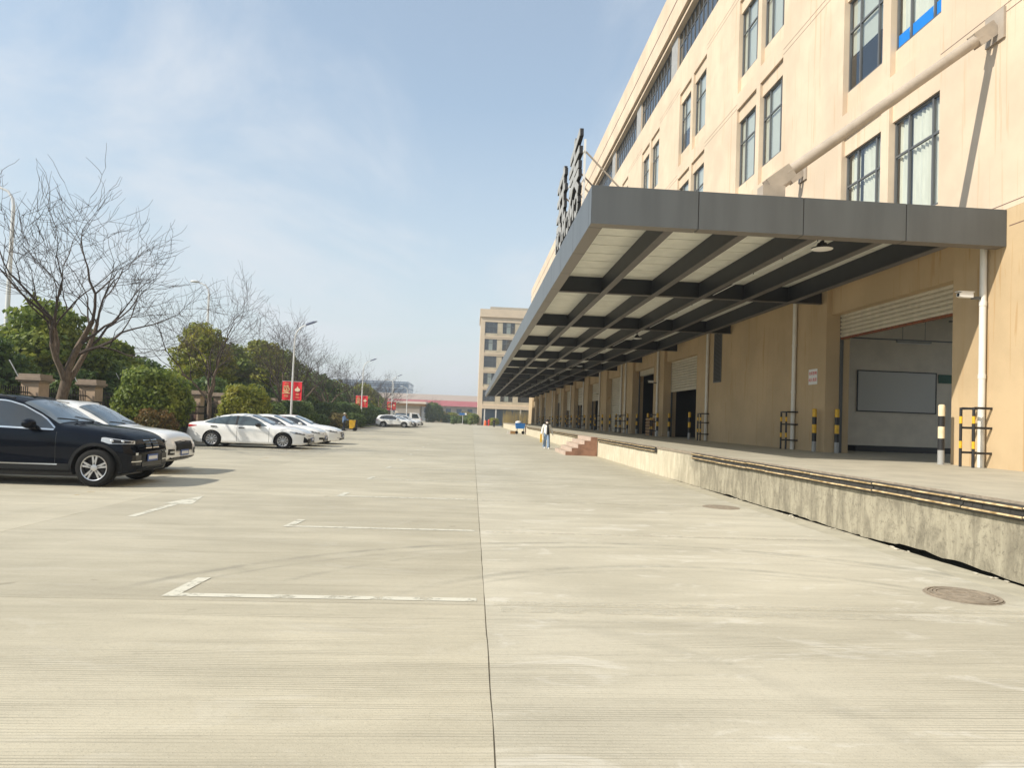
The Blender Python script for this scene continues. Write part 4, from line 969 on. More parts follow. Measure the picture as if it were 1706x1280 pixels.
# light truck closing the row
def truck(x, y):
    t = thing('light_truck', 'white flatbed light truck closing the distant row of cars', 'truck', (x, y, 0))
    MB().prism([(x+.2, .5), (x+1.95, .5), (x+2.0, .95), (x+1.9, 1.25), (x+1.45, 2.05), (x+.25, 2.12), (x+.2, 1.2)], y-.85, y+.85, 'XZ').build('cab', 'car_white', t)
    MB().box(x-2.6, x+.15, y-.88, y+.88, .7, 1.2).build('cargo_bed', 'car_white', t)
    MB().prism([(x+1.93, 1.22), (x+1.50, 2.0), (x+1.52, 2.01), (x+1.95, 1.23)], y-.76, y+.76, 'XZ').build('windscreen', 'car_glass', t)
    for sg in (-1, 1):
        MB().prism([(x+.6, 1.25), (x+1.75, 1.25), (x+1.42, 1.92), (x+.6, 1.95)], y+sg*.852, y+sg*.86, 'XZ').build('side_window', 'car_glass', t); MB().box(x+1.97, x+2.01, y+sg*.65-.12, y+sg*.65+.12, .75, .9).build('headlight', 'headlamp', t)
        for xx in (-1.7, 1.25): wheel(t, x+xx, y+sg*.74, .33, sg, 'five', 'wheel', .2)
    MB().box(x+1.9, x+2.06, y-.85, y+.85, .38, .6).build('bumper', 'plastic_dark', t); MB().box(x-2.5, x+1.6, y-.4, y+.4, .45, .68).build('chassis', 'trim_black', t)
truck(-10.1, 110)
# ================================================================ green strip, kerb, fence
lw_ = MB(); lw_.quad((-30, -10, .09), (-12.38, -10, .09), (-12.38, 160, .09), (-30, 160, .09)); lw_.quad((-30, -10, -.05), (-30, -10, .09), (-30, 160, .09), (-30, 160, -.05))
lawn = tag(lw_.build('lawn', 'soil', org=(-20, 60, 0)), kind='structure')
kb = tag(put('kerb', None, None, (-12.29, 60, 0)), kind='structure')
km = MB().prism([(-.085, -.04), (.085, -.04), (.085, .11), (.065, .13), (-.085, .13)], .005, .995, 'XZ').mesh('kerb_stone', 'kerb')
for k in range(160): put('kerb_stone', km, kb, (0, -8+k-60, 0))
rg = np.random.RandomState(5)
def cards(P, Nn, size, aspect=1.8, tilt=.7, fold=True):
    """P points, Nn outward normals -> leaf quads in numpy"""
    n = len(P); D = Nn+rg.normal(0, tilt, (n, 3)); D /= np.linalg.norm(D, axis=1)[:, None]
    A = np.cross(D, rg.normal(0, 1, (n, 3))); A /= np.linalg.norm(A, axis=1)[:, None]; Bv = np.cross(D, A)
    s = size*rg.uniform(.6, 1.3, (n, 1)); A = A*s*aspect*.5; Bv = Bv*s*.5
    V = np.stack([P-A, P+Bv*.9, P+A, P-Bv*.9], 1).reshape(-1, 3)
    return V, np.arange(4*n).reshape(n, 4)
def leafmesh(name, V, Fc, m):
    me = bpy.data.meshes.new(name); me.vertices.add(len(V)); me.vertices.foreach_set('co', V.ravel()); me.loops.add(Fc.size); me.loops.foreach_set('vertex_index', Fc.ravel())
    me.polygons.add(len(Fc)); me.polygons.foreach_set('loop_start', np.arange(0, Fc.size, 4)); me.update(calc_edges=True); me.materials.append(MATS[m]); return me
def crown_points(blobs, n):
    """blobs: (centre, radii); leaves sit in a ragged shell of each clump"""
    vol = np.array([b[1][0]*b[1][1]+b[1][0]*b[1][2] for b in blobs]); cnt = (n*vol/vol.sum()).astype(int); Ps, Ns = [], []
    for (c, r), k in zip(blobs, cnt):
        d = rg.normal(0, 1, (k, 3)); d /= np.linalg.norm(d, axis=1)[:, None]; rr = 1-np.abs(rg.normal(0, .20, (k, 1)))
        lump = 1+.16*np.sin(d[:, :1]*7+c[0])*np.sin(d[:, 1:2]*6+c[1])+.12*np.sin(d[:, 2:]*9+c[2])
        P = np.array(c)+d*rr*lump*np.array(r); Ps.append(P); Ns.append(d/np.array(r)*np.mean(r))
    P, Nn = np.concatenate(Ps), np.concatenate(Ns); Nn /= np.linalg.norm(Nn, axis=1)[:, None]
    return P, Nn
def blob_set(h0, h1, rx, nb, rb, shape='round'):
    B = []
    for i in range(nb):
        t = (i+.5)/nb; z = h0+(h1-h0)*t
        prof = math.sin(math.pi*min(.98, max(.10, (t*.86+.10)))) if shape == 'round' else (1-.75*t)
        a = i*2.4+rg.uniform(-.4, .4); q = rx*prof*rg.uniform(.35, .78)
        r = rb*rg.uniform(.7, 1.2); B.append(((q*math.cos(a), q*math.sin(a), z), (r, r, r*rg.uniform(.6, .85))))
    return B
def grow(mb, p, d, L, r, depth, rgn, prm, tw):
    """recursive bare branch; thick wood to mb, thin twigs to tw"""
    n = 5 if depth < 2 else 4; pts = [p]; rad = [r]; q = p.copy(); dd = d.copy()
    for i in range(n):
        dd = (dd+Vector((rgn.normal(0, prm['wig']), rgn.normal(0, prm['wig']), rgn.normal(.02, prm['wig']*.6)+prm['up'])) ).normalized()
        q = q+dd*(L/n); pts.append(q.copy()); rad.append(r*(1-.45*(i+1)/n))
    (mb if depth < 2 else tw).tube(pts, rad, 8 if depth == 0 else (6 if depth == 1 else (4 if depth < 4 else 3)), caps=False)
    if depth >= prm['max']: return
    k = prm['kids'][min(depth, len(prm['kids'])-1)]
    for j in range(k):
        t = 1.0 if j == 0 else rgn.uniform(.35, .98); i = min(n, max(1, int(round(t*n)))); bp = pts[i]; br = rad[i]
        ax = Vector((rgn.normal(), rgn.normal(), rgn.normal()*.5)); base = (pts[i]-pts[i-1]).normalized(); side = (ax-base*ax.dot(base)).normalized()
        ang = rgn.uniform(.15, .35) if j == 0 else rgn.uniform(.45, .95)
        nd = (base*math.cos(ang)+side*math.sin(ang)).normalized()
        if nd.z < -.05: nd.z *= -.3; nd.normalize()
        grow(mb, bp, nd, L*(rgn.uniform(.62, .86) if j else rgn.uniform(.7, .9)), max(.0085, br*(.82 if j == 0 else .64)), depth+1, rgn, prm, tw)
def bare_tree(name, label, loc, h, limbs, seed, group=None, lean=(0, 0), fork=1.4, r0=.17, spread=.55, kids=(3, 3, 3, 3, 3, 2), mx=6, clump=False):
    rgn = np.random.RandomState(seed); t = thing(name, label, 'tree', loc, group); mb, tw = MB(), MB()
    o = Vector(loc); top = o+Vector((lean[0], lean[1], fork))
    mid = o*.5+top*.5+Vector((-.3*lean[0], -.3*lean[1], 0))
    mb.tube([o-Vector((0, 0, .1)), o+Vector((0, 0, .08)), mid, top], [r0*1.5, r0*1.15, r0*.95, r0*.92], 10, caps=False)
    for i in range(limbs):
        a = 2*math.pi*i/limbs+rgn.uniform(-.35, .35); sp_ = spread*rgn.uniform(.6, 1.25) if i else .12
        d = Vector((math.cos(a)*sp_, math.sin(a)*sp_, 1)).normalized()
        grow(mb, top-Vector((0, 0, .12)), d, (h-fork)*.31, r0*(.72 if i == 0 else .58), 1, rgn, dict(wig=.19, up=.03, max=mx, kids=kids), tw)
    mb.build('trunk', 'bark', t, smooth=60); tw.build('twigs', 'twig', t)
    return t
def leafy(name, label, loc, blobs, n, leaf, size, cat='tree', group=None, trunk=(.16, 2.), m2=None, tilt=.7):
    t = thing(name, label, cat, loc, group)
    P, Nn = crown_points(blobs, n); V, Fc = cards(P, Nn, size, 1.7, tilt)
    put('crown', leafmesh('crown', V, Fc, leaf), t)
    if trunk:
        mb = MB(); o = Vector(loc); mb.tube([o-Vector((0, 0, .1)), o+Vector((.05, 0, trunk[1]*.5)), o+Vector((0, .05, trunk[1]))], [trunk[0]*1.2, trunk[0], trunk[0]*.8], 7, caps=False)
        for (c, r) in blobs[::3]: mb.tube([o+Vector((0, 0, trunk[1]*.8)), o+Vector((c[0]*.5, c[1]*.5, (trunk[1]+c[2])*.5)), o+Vector(c)], [trunk[0]*.5, trunk[0]*.35, trunk[0]*.12], 5, caps=False)
        mb.build('trunk', 'bark', t, smooth=60)
    return t
# bare trees along the strip
bare_tree('bare_tree', 'tall bare tree with a leaning trunk forking low behind the black SUV', (-15.6, 26.9, .09), 10.9, 4, 11, lean=(.35, -.1), fork=2.35, r0=.20, spread=.50)
bare_tree('bare_tree', 'bare tree forking low beside the twin fence pillars', (-14.9, 40., .09), 10.6, 4, 5, fork=1.9, r0=.13, spread=.50)
bare_tree('bare_tree', 'bare tree with a crooked trunk rising left of the nearest banner lamp post', (-15.2, 53.6, .09), 9.3, 4, 23, lean=(.5, 0), fork=2.3, r0=.15, spread=.7)
bare_tree('bare_tree', 'bare tree right beside the nearest banner lamp post', (-15.0, 62.2, .09), 9.6, 5, 31, fork=2.4, r0=.16, spread=.6)
far_l = ['bare tree standing behind the second pair of banners', 'wide bare tree between the second and third banner posts']
bare_tree('bare_tree', 'bare tree behind the man with the yellow cart', (-15.4, 74, .09), 9.6, 5, 44, fork=2.2, r0=.16, spread=.6, mx=5)
bt = bare_tree('bare_tree', far_l[0], (-15.2, 88, .09), 9.4, 5, 52, fork=2.2, r0=.16, spread=.6, mx=5)
copy_tree(bt, None, (-15.6, 100, .09), 1.9, 1.0, far_l[1]); copy_tree(bt, None, (-15.2, 116, .09), 4.1, 1.05, 'bare tree behind the far row of parked cars')
copy_tree(bt, None, (-15.8, 132, .09), .8, .95, 'bare tree beside the gatehouse'); copy_tree(bt, None, (-13., 214, -.05), 2.8, .95, 'lone bare tree rising in front of the red roofed shed')
# evergreen trees behind the fence
for i, (x, y, h, w, leaf, lab) in enumerate([
    (-20.3, 34.4, 6.6, 2.5, 'leaf_green', 'round bright green tree behind the tall bare tree'), (-20.6, 28.6, 4.9, 2.2, 'leaf_dark', 'dark green tree at the street lamp behind the black SUV'),
    (-19.6, 38.6, 5.5, 1.9, 'leaf_green', 'pointed green tree behind the big round shrub'), (-20.5, 43.8, 4.6, 2.3, 'leaf_dark', 'low dark green tree between two taller green trees'),
    (-20.2, 52.6, 7.9, 2.5, 'leaf_yellow', 'tall yellow green tree behind the twin pillars'), (-21.0, 60, 7.0, 2.6, 'leaf_green', 'full green tree beyond the twin pillars'),
    (-20.5, 67.5, 8.5, 3.2, 'leaf_yellow', 'broad yellow green tree behind the nearest banners'), (-20.8, 77, 8.2, 3.2, 'leaf_green', 'broad green tree behind the nearest banners'),
    (-19.6, 88, 6.4, 3.0, 'leaf_dark', 'dark spreading tree behind the second banners'), (-19.8, 98, 6.2, 3.0, 'leaf_green', 'green spreading tree behind the second banners'), (-19.4, 110, 5.6, 3.0, 'leaf_dark', 'dark tree behind the far row of cars'), (-19.6, 124, 6.6, 3.2, 'leaf_yellow', 'olive green tree behind the third banners'), (-19.5, 138, 5.8, 3., 'leaf_green', 'green tree in front of the gatehouse')]):
    bl = blob_set(1.3, h-.7, w, 18, w*.46); leafy('evergreen_tree', lab, (x, y, .09), bl, 15000 if y < 60 else 10000, leaf, .17 if y < 60 else .24, trunk=(.14, 2.4))
# understory behind the fence
us = None
for i, (x, y, s) in enumerate([(-18.6, 22.5, 1.1), (-18.4, 25.6, 1.), (-18.8, 29.2, 1.1), (-18.5, 32.8, 1.0), (-18.3, 36.4, 1.15), (-18.6, 40.2, 1.1), (-18.4, 44.6, 1.05), (-18.4, 49, 1.2), (-18.2, 54, 1.2), (-18.3, 59.5, 1.2), (-18.2, 65.5, 1.25), (-18.4, 72, 1.3), (-18.2, 79, 1.3), (-18.3, 86, 1.3), (-18.0, 94, 1.4), (-18.2, 103, 1.4), (-18.2, 113, 1.4), (-18, 124, 1.4), (-18, 136, 1.4)]):
    if us is None: us = leafy('understory_shrub', 'dark leafy shrub growing low behind the iron fence', (x, y, .09), blob_set(.5, 2.6, 1.5, 12, .75), 9000, 'leaf_dark', .15, 'shrub', 'shrubs behind the iron fence', trunk=(.06, .8))
    else: copy_tree(us, None, (x, y, .09), i*1.7, s)
# round clipped shrubs on the strip
def round_shrub(lab, x, y, rx, h, leaf, n, size, group=None):
    bl = [((0, 0, h*.52), (rx*.92, rx*.92, h*.50))]+[((rx*.55*math.cos(a), rx*.55*math.sin(a), h*(.5+.18*math.sin(3*a))), (rx*.5, rx*.5, h*.36)) for a in np.arange(0, 6.2, .9)]
    return leafy('round_shrub', lab, (x, y, .09), bl, n, leaf, size, 'shrub', group, trunk=(.05, h*.4), tilt=.55)
round_shrub('big round dark green shrub behind the white SUV', -13.9, 30.9, 1.55, 3.25, 'leaf_green', 15000, .12)
round_shrub('low clipped shrub with reddish tips behind the white SUV', -13.0, 29.2, .85, 1.38, 'leaf_red', 7000, .07)
round_shrub('round yellow green shrub behind the white sedans', -14.0, 43.3, 1.5, 3.1, 'leaf_yellow', 11000, .13)
for i, (x, y, r, h, l, lab) in enumerate([(-14.2, 49., 1.3, 2.1, 'leaf_dark', 'dark round shrub left of the nearest banner post'), (-14.3, 57, 1.5, 2.5, 'leaf_dark', 'dark round shrub right of the nearest banner post'), (-13.9, 63.2, .95, 1.35, 'leaf_dark', 'small dark clipped shrub left of the man with the cart'), (-13.2, 69, 1.0, 1.5, 'dry_leaf', 'small yellowish clipped shrub beside the man with the cart'),
        (-14.6, 71, 1.5, 2.6, 'leaf_dark', 'tall dark shrub behind the man with the cart'), (-13.1, 77.5, 1.3, 1.55, 'leaf_dark', 'low dark shrub at the foot of the second banner post'), (-14.6, 82, 1.6, 2.9, 'leaf_dark', 'tall dark shrub behind the second banner post'), (-14.4, 93, 1.6, 3., 'leaf_dark', 'tall dark shrub behind the distant white SUV'), (-14.2, 104, 1.6, 2.6, 'leaf_dark', 'dark shrub behind the distant parked cars')]):
    round_shrub(lab, x, y, r, h, l, 6000, .15)
# grass along the kerb
P = np.stack([rg.uniform(-13.2, -12.4, 7000), rg.uniform(20, 112, 7000), np.full(7000, .13)], 1); V, Fc = cards(P, np.tile([[1., 0, .2]], (7000, 1)), .10, 1.6, .5)
tag(put('grass_strip', leafmesh('grass_strip', V, Fc, 'grass_blade')), 'strip of rough grass and ground cover along the kerb', 'grass', kind='stuff')
# fence: pillars are things, each panel between them a thing
for i in range(24):
    y = 20.0+3.93*i
    if i < 12:
        names = {2: 'stone coloured fence pillar left of the tall bare tree', 3: 'stone coloured fence pillar right of the tall bare tree', 6: 'fence pillar behind the bare tree with the low fork', 7: 'fence pillar beside the round yellow green shrub'}
        p = thing('fence_pillar', names.get(i, 'stone coloured square fence pillar with a wide cap'), 'pillar', (-17, y, .09), None if i in names else 'fence pillars along the green strip')
        MB().box(-17.33, -16.67, y-.33, y+.33, .05, 2.38).build('shaft', 'pillar_paint', p)
        for z0, z1, w in ((2.38, 2.45, .40), (2.45, 2.56, .46), (2.56, 2.70, .40)): MB().box(-17-w, -17+w, y-w, y+w, z0, z1-.002).build('cap', 'pillar_cap', p)
        MB().box(-17.12, -16.88, y-.338, y-.329, .6, 1.75).build('recess_panel', 'groove', p)
        MB().tube([(-17.3, y-.3, 2.3), (-17.7, y-.5, 3.2)], .02, 5).build('wire_arm', 'pole_white', p)
        f = thing('fence_panel', 'black iron railing panel between the stone pillars', 'fence', (-17, y+1.96, .09), 'iron railing panels between the pillars')
        for z in (.35, 1.55, 1.95): MB().box(-17.025, -16.975, y+.34, y+3.59, z, z+.05).build('rail', 'fence_iron', f)
        pk = MB()
        for k in range(26): pk.box(-17.012, -16.988, y+.42+k*.122, y+.445+k*.122, .15, 2.2)
        tag(pk.build('pickets', 'fence_iron', f), kind='stuff')
        for sx in (-16.2,):
            MB().box(sx-.02, sx+.02, y+.4, y+3.5, 1.66, 1.74).build('outer_rail', 'fence_iron', f); MB().box(sx-.02, sx+.02, y+.4, y+3.5, 1.25, 1.30).build('outer_rail', 'fence_iron', f)
            pk = MB()
            for k in range(20): pk.box(sx-.01, sx+.01, y+.42+k*.155, y+.44+k*.155, 1.28, 1.68)
            tag(pk.build('outer_pickets', 'fence_iron', f), kind='stuff')
            for yy in (y+.45, y+3.45): MB().box(-17, sx, yy-.02, yy+.02, 1.3, 1.34).build('strut', 'fence_iron', f)
# ================================================================ lamp posts with banners
def banner(t, y0, y1, x, post_y):
    pass
def lamp_post(x, y, lab, label_b, sag=(0, 0)):
    t = thing('lamp_post', lab, 'street lamp', (x, y, .09))
    MB().tube([(x, y, .09), (x, y, 4.), (x+.02, y, 7.0)], [.085, .07, .05], 10).build('pole', 'pole_white', t, smooth=60)
    MB().tube([(x+.02, y, 6.98), (x+.06, y, 7.35), (x+.2, y, 7.7), (x+.5, y, 8.0), (x+.85, y, 8.15)], [.048, .045, .042, .04, .036], 8).build('arm', 'pole_white', t, smooth=60)
    MB().prism([(x+.80, 8.10), (x+.85, 8.22), (x+1.35, 8.44), (x+1.62, 8.47), (x+1.40, 8.33)], y-.14, y+.14, 'XZ').build('lamp_head', 'lamp_grey', t)
    for z in (2.44, 3.86): MB().tube([(x-.74, y, z), (x+.74, y, z)], .014, 6).build('banner_rod', 'pole_white', t)
    for s, sg_ in ((-1, sag[0]), (1, sag[1])):
        b = thing('banner', label_b[0 if s < 0 else 1], 'banner', (x+s*.40, y, 2.45))
        x0, x1 = (x-.72, x-.09) if s < 0 else (x+.09, x+.72)
        n = 8; mb = MB()
        for k in range(n):
            a, c = x0+(x1-x0)*k/n, x0+(x1-x0)*(k+1)/n; f = lambda q: y-.03-.03*math.sin((q-x0)/(x1-x0)*6+s)
            zb = lambda q: 2.46+(sg_*(abs(q-x)-.1) if sg_ else 0)
            mb.quad((a, f(a), zb(a)), (c, f(c), zb(c)), (c, f(c), 3.85), (a, f(a), 3.85))
        mb.build('cloth', 'banner_red', b, smooth=60); xm = (x0+x1)/2; yy = y-.075
        if s < 0:
            text('福', .36, 'banner_gold', b, (xm, yy, 3.32), (math.pi/2, 0, 0), .003, 'emblem') if False else None
            # gold cluster of brush strokes over a band, as printed on the cloth
            em = [((-.20, 3.52), (-.05, 3.50)), ((.0, 3.56), (.16, 3.50)), ((-.22, 3.38), (.20, 3.40)), ((-.10, 3.50), (-.18, 3.22)), ((.04, 3.5), (.02, 3.22)), ((.16, 3.36), (.24, 3.24)), ((-.24, 3.16), (.22, 3.18)), ((-.16, 3.10), (.16, 3.04)), ((-.27, 2.98), (.27, 2.98))]
            o = None
            for (p, q) in em:
                d = Vector((q[0]-p[0], q[1]-p[1])); u = Vector((-d.y, d.x)).normalized()*.035
                k = MB().prism([(xm+p[0]+u.x, p[1]+u.y), (xm+q[0]+u.x, q[1]+u.y), (xm+q[0]-u.x, q[1]-u.y), (xm+p[0]-u.x, p[1]-u.y)], yy, yy+.006, 'XZ').build('emblem_stroke', 'banner_gold', b)
            for z in (3.68, 2.78, 2.70): MB().box(xm-.15, xm+.15, yy, yy+.006, z, z+.035).build('small_print', 'banner_gold', b)
        else:
            pts = [(xm+.20*math.cos(a), 3.27+.16*math.sin(a)) for a in np.linspace(math.pi*1.0, math.pi*2.0, 12)]+[(xm+.13, 3.34), (xm+.07, 3.38), (xm, 3.52), (xm-.07, 3.38), (xm-.13, 3.34)]
            MB().prism(pts, yy, yy+.006, 'XZ').build('emblem', 'banner_cream', b)
            for z, w in ((2.92, .10), (2.86, .10), (2.66, .12)): MB().box(xm-w, xm+w, yy, yy+.006, z, z+.04).build('small_print', 'banner_gold', b)
lamp_post(-13.5, 52.2, 'slim white lamp post with red banners behind the white sedans', ('red banner with gold brush strokes on the lamp post behind the white sedans', 'red banner with a cream boat shaped emblem on the lamp post behind the white sedans'))
lamp_post(-13.5, 84.6, 'slim white lamp post with a drooping red banner beside the distant white SUV', ('drooping red banner on the lamp post beside the distant white SUV', 'red banner with a cream emblem beside the distant white SUV'), (.30, 0))
lamp_post(-13.5, 115.5, 'slim white lamp post with red banners in front of the gatehouse', ('left hand red banner on the lamp post before the gatehouse', 'right hand red banner on the lamp post before the gatehouse'), (.12, .06))
def street_lamp(x, y, h, lab, tl=0., group=None):
    t = thing('street_lamp', lab, 'street lamp', (x, y, 0), group)
    MB().tube([(x, y, -.05), (x+tl*.5, y, h*.5), (x+tl, y, h)], [.13, .11, .08], 10).build('pole', 'pole_white', t, smooth=60)
    MB().tube([(x+tl, y, h-.02), (x+tl-.06, y, h+.35), (x+tl-.3, y, h+.7), (x+tl-.9, y, h+.95)], [.075, .07, .06, .05], 8).build('arm', 'pole_white', t, smooth=60)
    MB().ball((x+tl-1.25, y, h+1.0), .3, 10, 6, (1.4, .6, .35)).build('lamp_head', 'pole_white', t, smooth=60)
street_lamp(-23.0, 35.2, 11.3, 'tall white street lamp beyond the fence beside the tall bare tree', -.0)
street_lamp(-23.2, 60.9, 11.6, 'tall white street lamp beyond the fence behind the yellow green tree', 0)
street_lamp(-22.5, 37, 9.2, 'white street lamp rising between the green trees') if False else None
for y in (132, 160): street_lamp(-15.2, y, 7.4, 'thin white street lamp far off near the gatehouse', 0, 'thin street lamps near the gatehouse')
# ================================================================ people (capsules fused by a voxel remesh into one surface)
def fuse(name, mb, m, parent, vox=.018, smooth_it=6):
    me = mb.mesh(name, m); o = bpy.data.objects.new('tmp', me); COL.objects.link(o)
    md = o.modifiers.new('r', 'REMESH'); md.mode = 'VOXEL'; md.voxel_size = vox
    ms = o.modifiers.new('s', 'SMOOTH'); ms.iterations = smooth_it; ms.factor = .5
    bpy.context.view_layer.update(); r = bpy.data.meshes.new_from_object(o.evaluated_get(bpy.context.evaluated_depsgraph_get())); bpy.data.objects.remove(o)
    r.materials.clear(); r.materials.append(MATS[m]); r.polygons.foreach_set('use_smooth', [True]*len(r.polygons))
    return put(name, r, parent)
def cap(mb, pts, rad):
    mb.tube(pts, rad, 12)
    for p, r in zip(pts, rad if hasattr(rad, '__len__') else [rad]*len(pts)): mb.ball(p, r, 12, 8)
def person(label, loc, rz, J, cl, hold=None):
    """J: joints in metres, facing -y; cl: clothing materials"""
    t = thing('person', label, 'person', (0, 0, 0)); WLOC[t.name] = (0, 0, 0)
    b = MB()
    cap(b, [J['pelvis'], J['chest']], [.125, .14]); cap(b, [J['chest'], J['neck']], [.10, .055]); cap(b, [J['neck'], J['head']], [.052, .06])
    h = Vector(J['head']); b.ball(h+Vector((0, 0, .045)), .105, 16, 12, (.80, .93, 1.12)); b.ball(h+Vector((0, -.098, .03)), .018, 8, 6, (.8, 1, 1.4)); b.ball(h+Vector((0, -.045, -.045)), .055, 10, 8)
    for s in ('l', 'r'):
        sg = -1 if s == 'l' else 1
        cap(b, [J['sh'+s], J['el'+s]], [.052, .042]); cap(b, [J['el'+s], J['wr'+s]], [.040, .028])
        w = Vector(J['wr'+s]); d = (w-Vector(J['el'+s])).normalized(); u = Vector((sg, 0, 0)); f = Vector((0, -1, 0))
        b.ball(w+d*.05, .042, 10, 8, (.5, .95, 1.1))
        for k in range(4):
            o_ = f*(.030-.020*k); ln = (.075, .085, .08, .062)[k]; p0 = w+d*.075+o_; p1 = p0+d*ln*.55; p2 = p1+(d*.7-u*.6)*ln*.5; cap(b, [p0, p1, p2], [.0095, .009, .0075])
        p0 = w+d*.03+f*.035; cap(b, [p0, p0+d*.035+f*.02, p0+d*.07+f*.018], [.011, .010, .008])
        b.ball(h+Vector((sg*.085, .01, .03)), .022, 8, 6, (.5, 1, 1.3))
        cap(b, [J['hip'+s], J['kn'+s]], [.085, .058]); cap(b, [J['kn'+s], J['an'+s]], [.055, .042]); cap(b, [J['an'+s], Vector(J['an'+s])+Vector((0, -.13, -.04))], [.04, .03])
    body = fuse('body', b, 'skin', t, .014, 4)
    for sg in (-1, 1): MB().ball(h+Vector((sg*.035, -.092, .06)), .011, 8, 6).build('eye', 'hair', body)
    MB().box(h.x-.022, h.x+.022, h.y-.103, h.y-.095, h.z-.035, h.z-.027).build('mouth', 'red_paint', body)
    tr = MB(); cap(tr, [Vector(J['pelvis'])+Vector((0, 0, .05)), J['pelvis']], [.145, .15])
    for s in ('l', 'r'): cap(tr, [J['hip'+s], J['kn'+s]], [.108, .088]); cap(tr, [J['kn'+s], Vector(J['an'+s])+Vector((0, 0, .02))], [.086, cl.get('cuff', .085)])
    fuse('trousers', tr, cl['trousers'], t)
    jk = MB(); low = Vector(J['pelvis'])+Vector((0, 0, cl.get('hem', .02)))
    cap(jk, [low, J['chest']], [.165, .17]); cap(jk, [J['shl'], J['shr']], [.075, .075]); cap(jk, [J['chest'], Vector(J['neck'])-Vector((0, 0, .04))], [.14, .07])
    for s in ('l', 'r'): cap(jk, [J['sh'+s], J['el'+s]], [.078, .066]); cap(jk, [J['el'+s], J['wr'+s]], [.064, .054])
    fuse('jacket', jk, cl['jacket'], t)
    for s in ('l', 'r'):
        a = Vector(J['an'+s]); sh = MB(); cap(sh, [a+Vector((0, .05, -.035)), a+Vector((0, -.08, -.045)), a+Vector((0, -.17, -.05))], [.045, .045, .036]); fuse('shoe', sh, cl['shoes'], t, .012, 3)
    hr = MB(); hr.ball(h+Vector((0, .018, .075)), .118, 14, 10, (.86, .98, 1.0))
    if cl.get('hat'): fuse('hat', hr.ball(h+Vector((0, 0, .10)), .16, 14, 8, (1, 1, .18)), cl['hat'], t, .014, 3)
    else: hr.ball(h+Vector((0, .05, .0)), .095, 12, 8, (.9, .8, 1.1)); fuse('hair', hr, 'hair', t, .014, 3)
    if cl.get('mask'): MB().ball(h+Vector((0, -.052, -.012)), .07, 12, 8, (1., .85, .85)).build('face_mask', 'white_plastic', t, smooth=80)
    if cl.get('scarf'):
        sc = MB(); n_ = Vector(J['neck'])
        for k in range(10): a = k*.628; cap(sc, [n_+Vector((.075*math.cos(a), .07*math.sin(a), .0)), n_+Vector((.075*math.cos(a+.63), .07*math.sin(a+.63), 0))], .045)
        cap(sc, [n_+Vector((.02, -.10, -.02)), n_+Vector((.03, -.17, -.28)), n_+Vector((.03, -.175, -.50))], [.05, .075, .085]); fuse('scarf', sc, cl['scarf'], t)
    t.location = loc; t.rotation_euler = (0, 0, rz); WLOC[t.name] = tuple(loc)
    return t
walk = dict(pelvis=(0, 0, .90), chest=(0, 0, 1.22), neck=(0, -.01, 1.39), head=(0, -.03, 1.50), shl=(-.165, 0, 1.33), shr=(.165, 0, 1.33), ell=(-.25, .04, 1.08), elr=(.26, .0, 1.09), wrl=(-.30, -.06, .86), wrr=(.33, -.07, .87),
            hipl=(-.085, 0, .87), hipr=(.085, 0, .87), knl=(-.09, .0, .48), knr=(.095, -.10, .48), anl=(-.09, .14, .10), anr=(.09, -.16, .085))
person('person in a white jacket, black scarf and pale jeans walking beside the dock', (4.3, 39.1, 0), .12, walk, dict(trousers='denim', jacket='cloth_white', shoes='cloth_white', scarf='cloth_black', mask=1, cuff=.095))
tg = thing('yellow_bag', 'slim yellow bag carried in the hand of the person in white', 'bag', (3.95, 38.98, .35))
MB().prism([(3.93, .35), (4.03, .38), (4.01, .80), (3.97, .86), (3.92, .78)], 38.94, 39.06, 'XZ').build('pouch', 'cart_yellow', tg); MB().tube([(3.95, 39, .82), (3.97, 39, .9), (3.99, 39, .82)], .008, 5).build('strap', 'cart_yellow', tg)
push = dict(walk, wrl=(-.14, -.42, .98), wrr=(.16, -.42, .98), ell=(-.24, -.14, 1.06), elr=(.25, -.14, 1.06), knl=(-.09, -.06, .48), knr=(.09, .02, .48), anl=(-.09, -.02, .085), anr=(.09, .14, .09))
person('person in a blue jacket and pale cap pushing a yellow cart at the kerb', (-11.95, 65.2, 0), 1.75, push, dict(trousers='cloth_dark', jacket='cloth_blue', shoes='cloth_dark', hat='hat_straw', hem=-.08))
ct = thing('refuse_cart', 'yellow two wheeled refuse cart pushed by the person in blue', 'cart', (-11.15, 65.3, 0))
MB().prism([(-11.42, .22), (-10.95, .20), (-10.86, 1.0), (-11.46, 1.02)], 65.0, 65.6, 'XZ').build('bin', 'cart_yellow', ct)
for y in (64.95, 65.65): MB().lathe([(0, -.03), (.15, -.03), (.16, 0), (.15, .03), (0, .03)], (-10.95, y, .16), 'Y', 16).build('wheel', 'tyre', ct)
MB().tube([(-11.45, 65.05, 1.0), (-11.62, 65.05, 1.03), (-11.62, 65.55, 1.03), (-11.45, 65.55, 1.0)], .02, 6).build('handle', 'grey_metal', ct); MB().box(-10.84, -10.78, 65., 65.6, .1, 1.05).build('broom_rack', 'plastic_dark', ct); MB().box(-11.4, -10.8, 65.0, 65.6, .12, .2).build('base', 'plastic_dark', ct)
person('distant person in dark clothes walking near the red hydrant', (4.3, 133.2, 0), .3, dict(walk, wrl=(-.2, -.28, 1.0), elr=(.3, .05, 1.1)), dict(trousers='cloth_dark', jacket='cloth_dark', shoes='cloth_dark'))
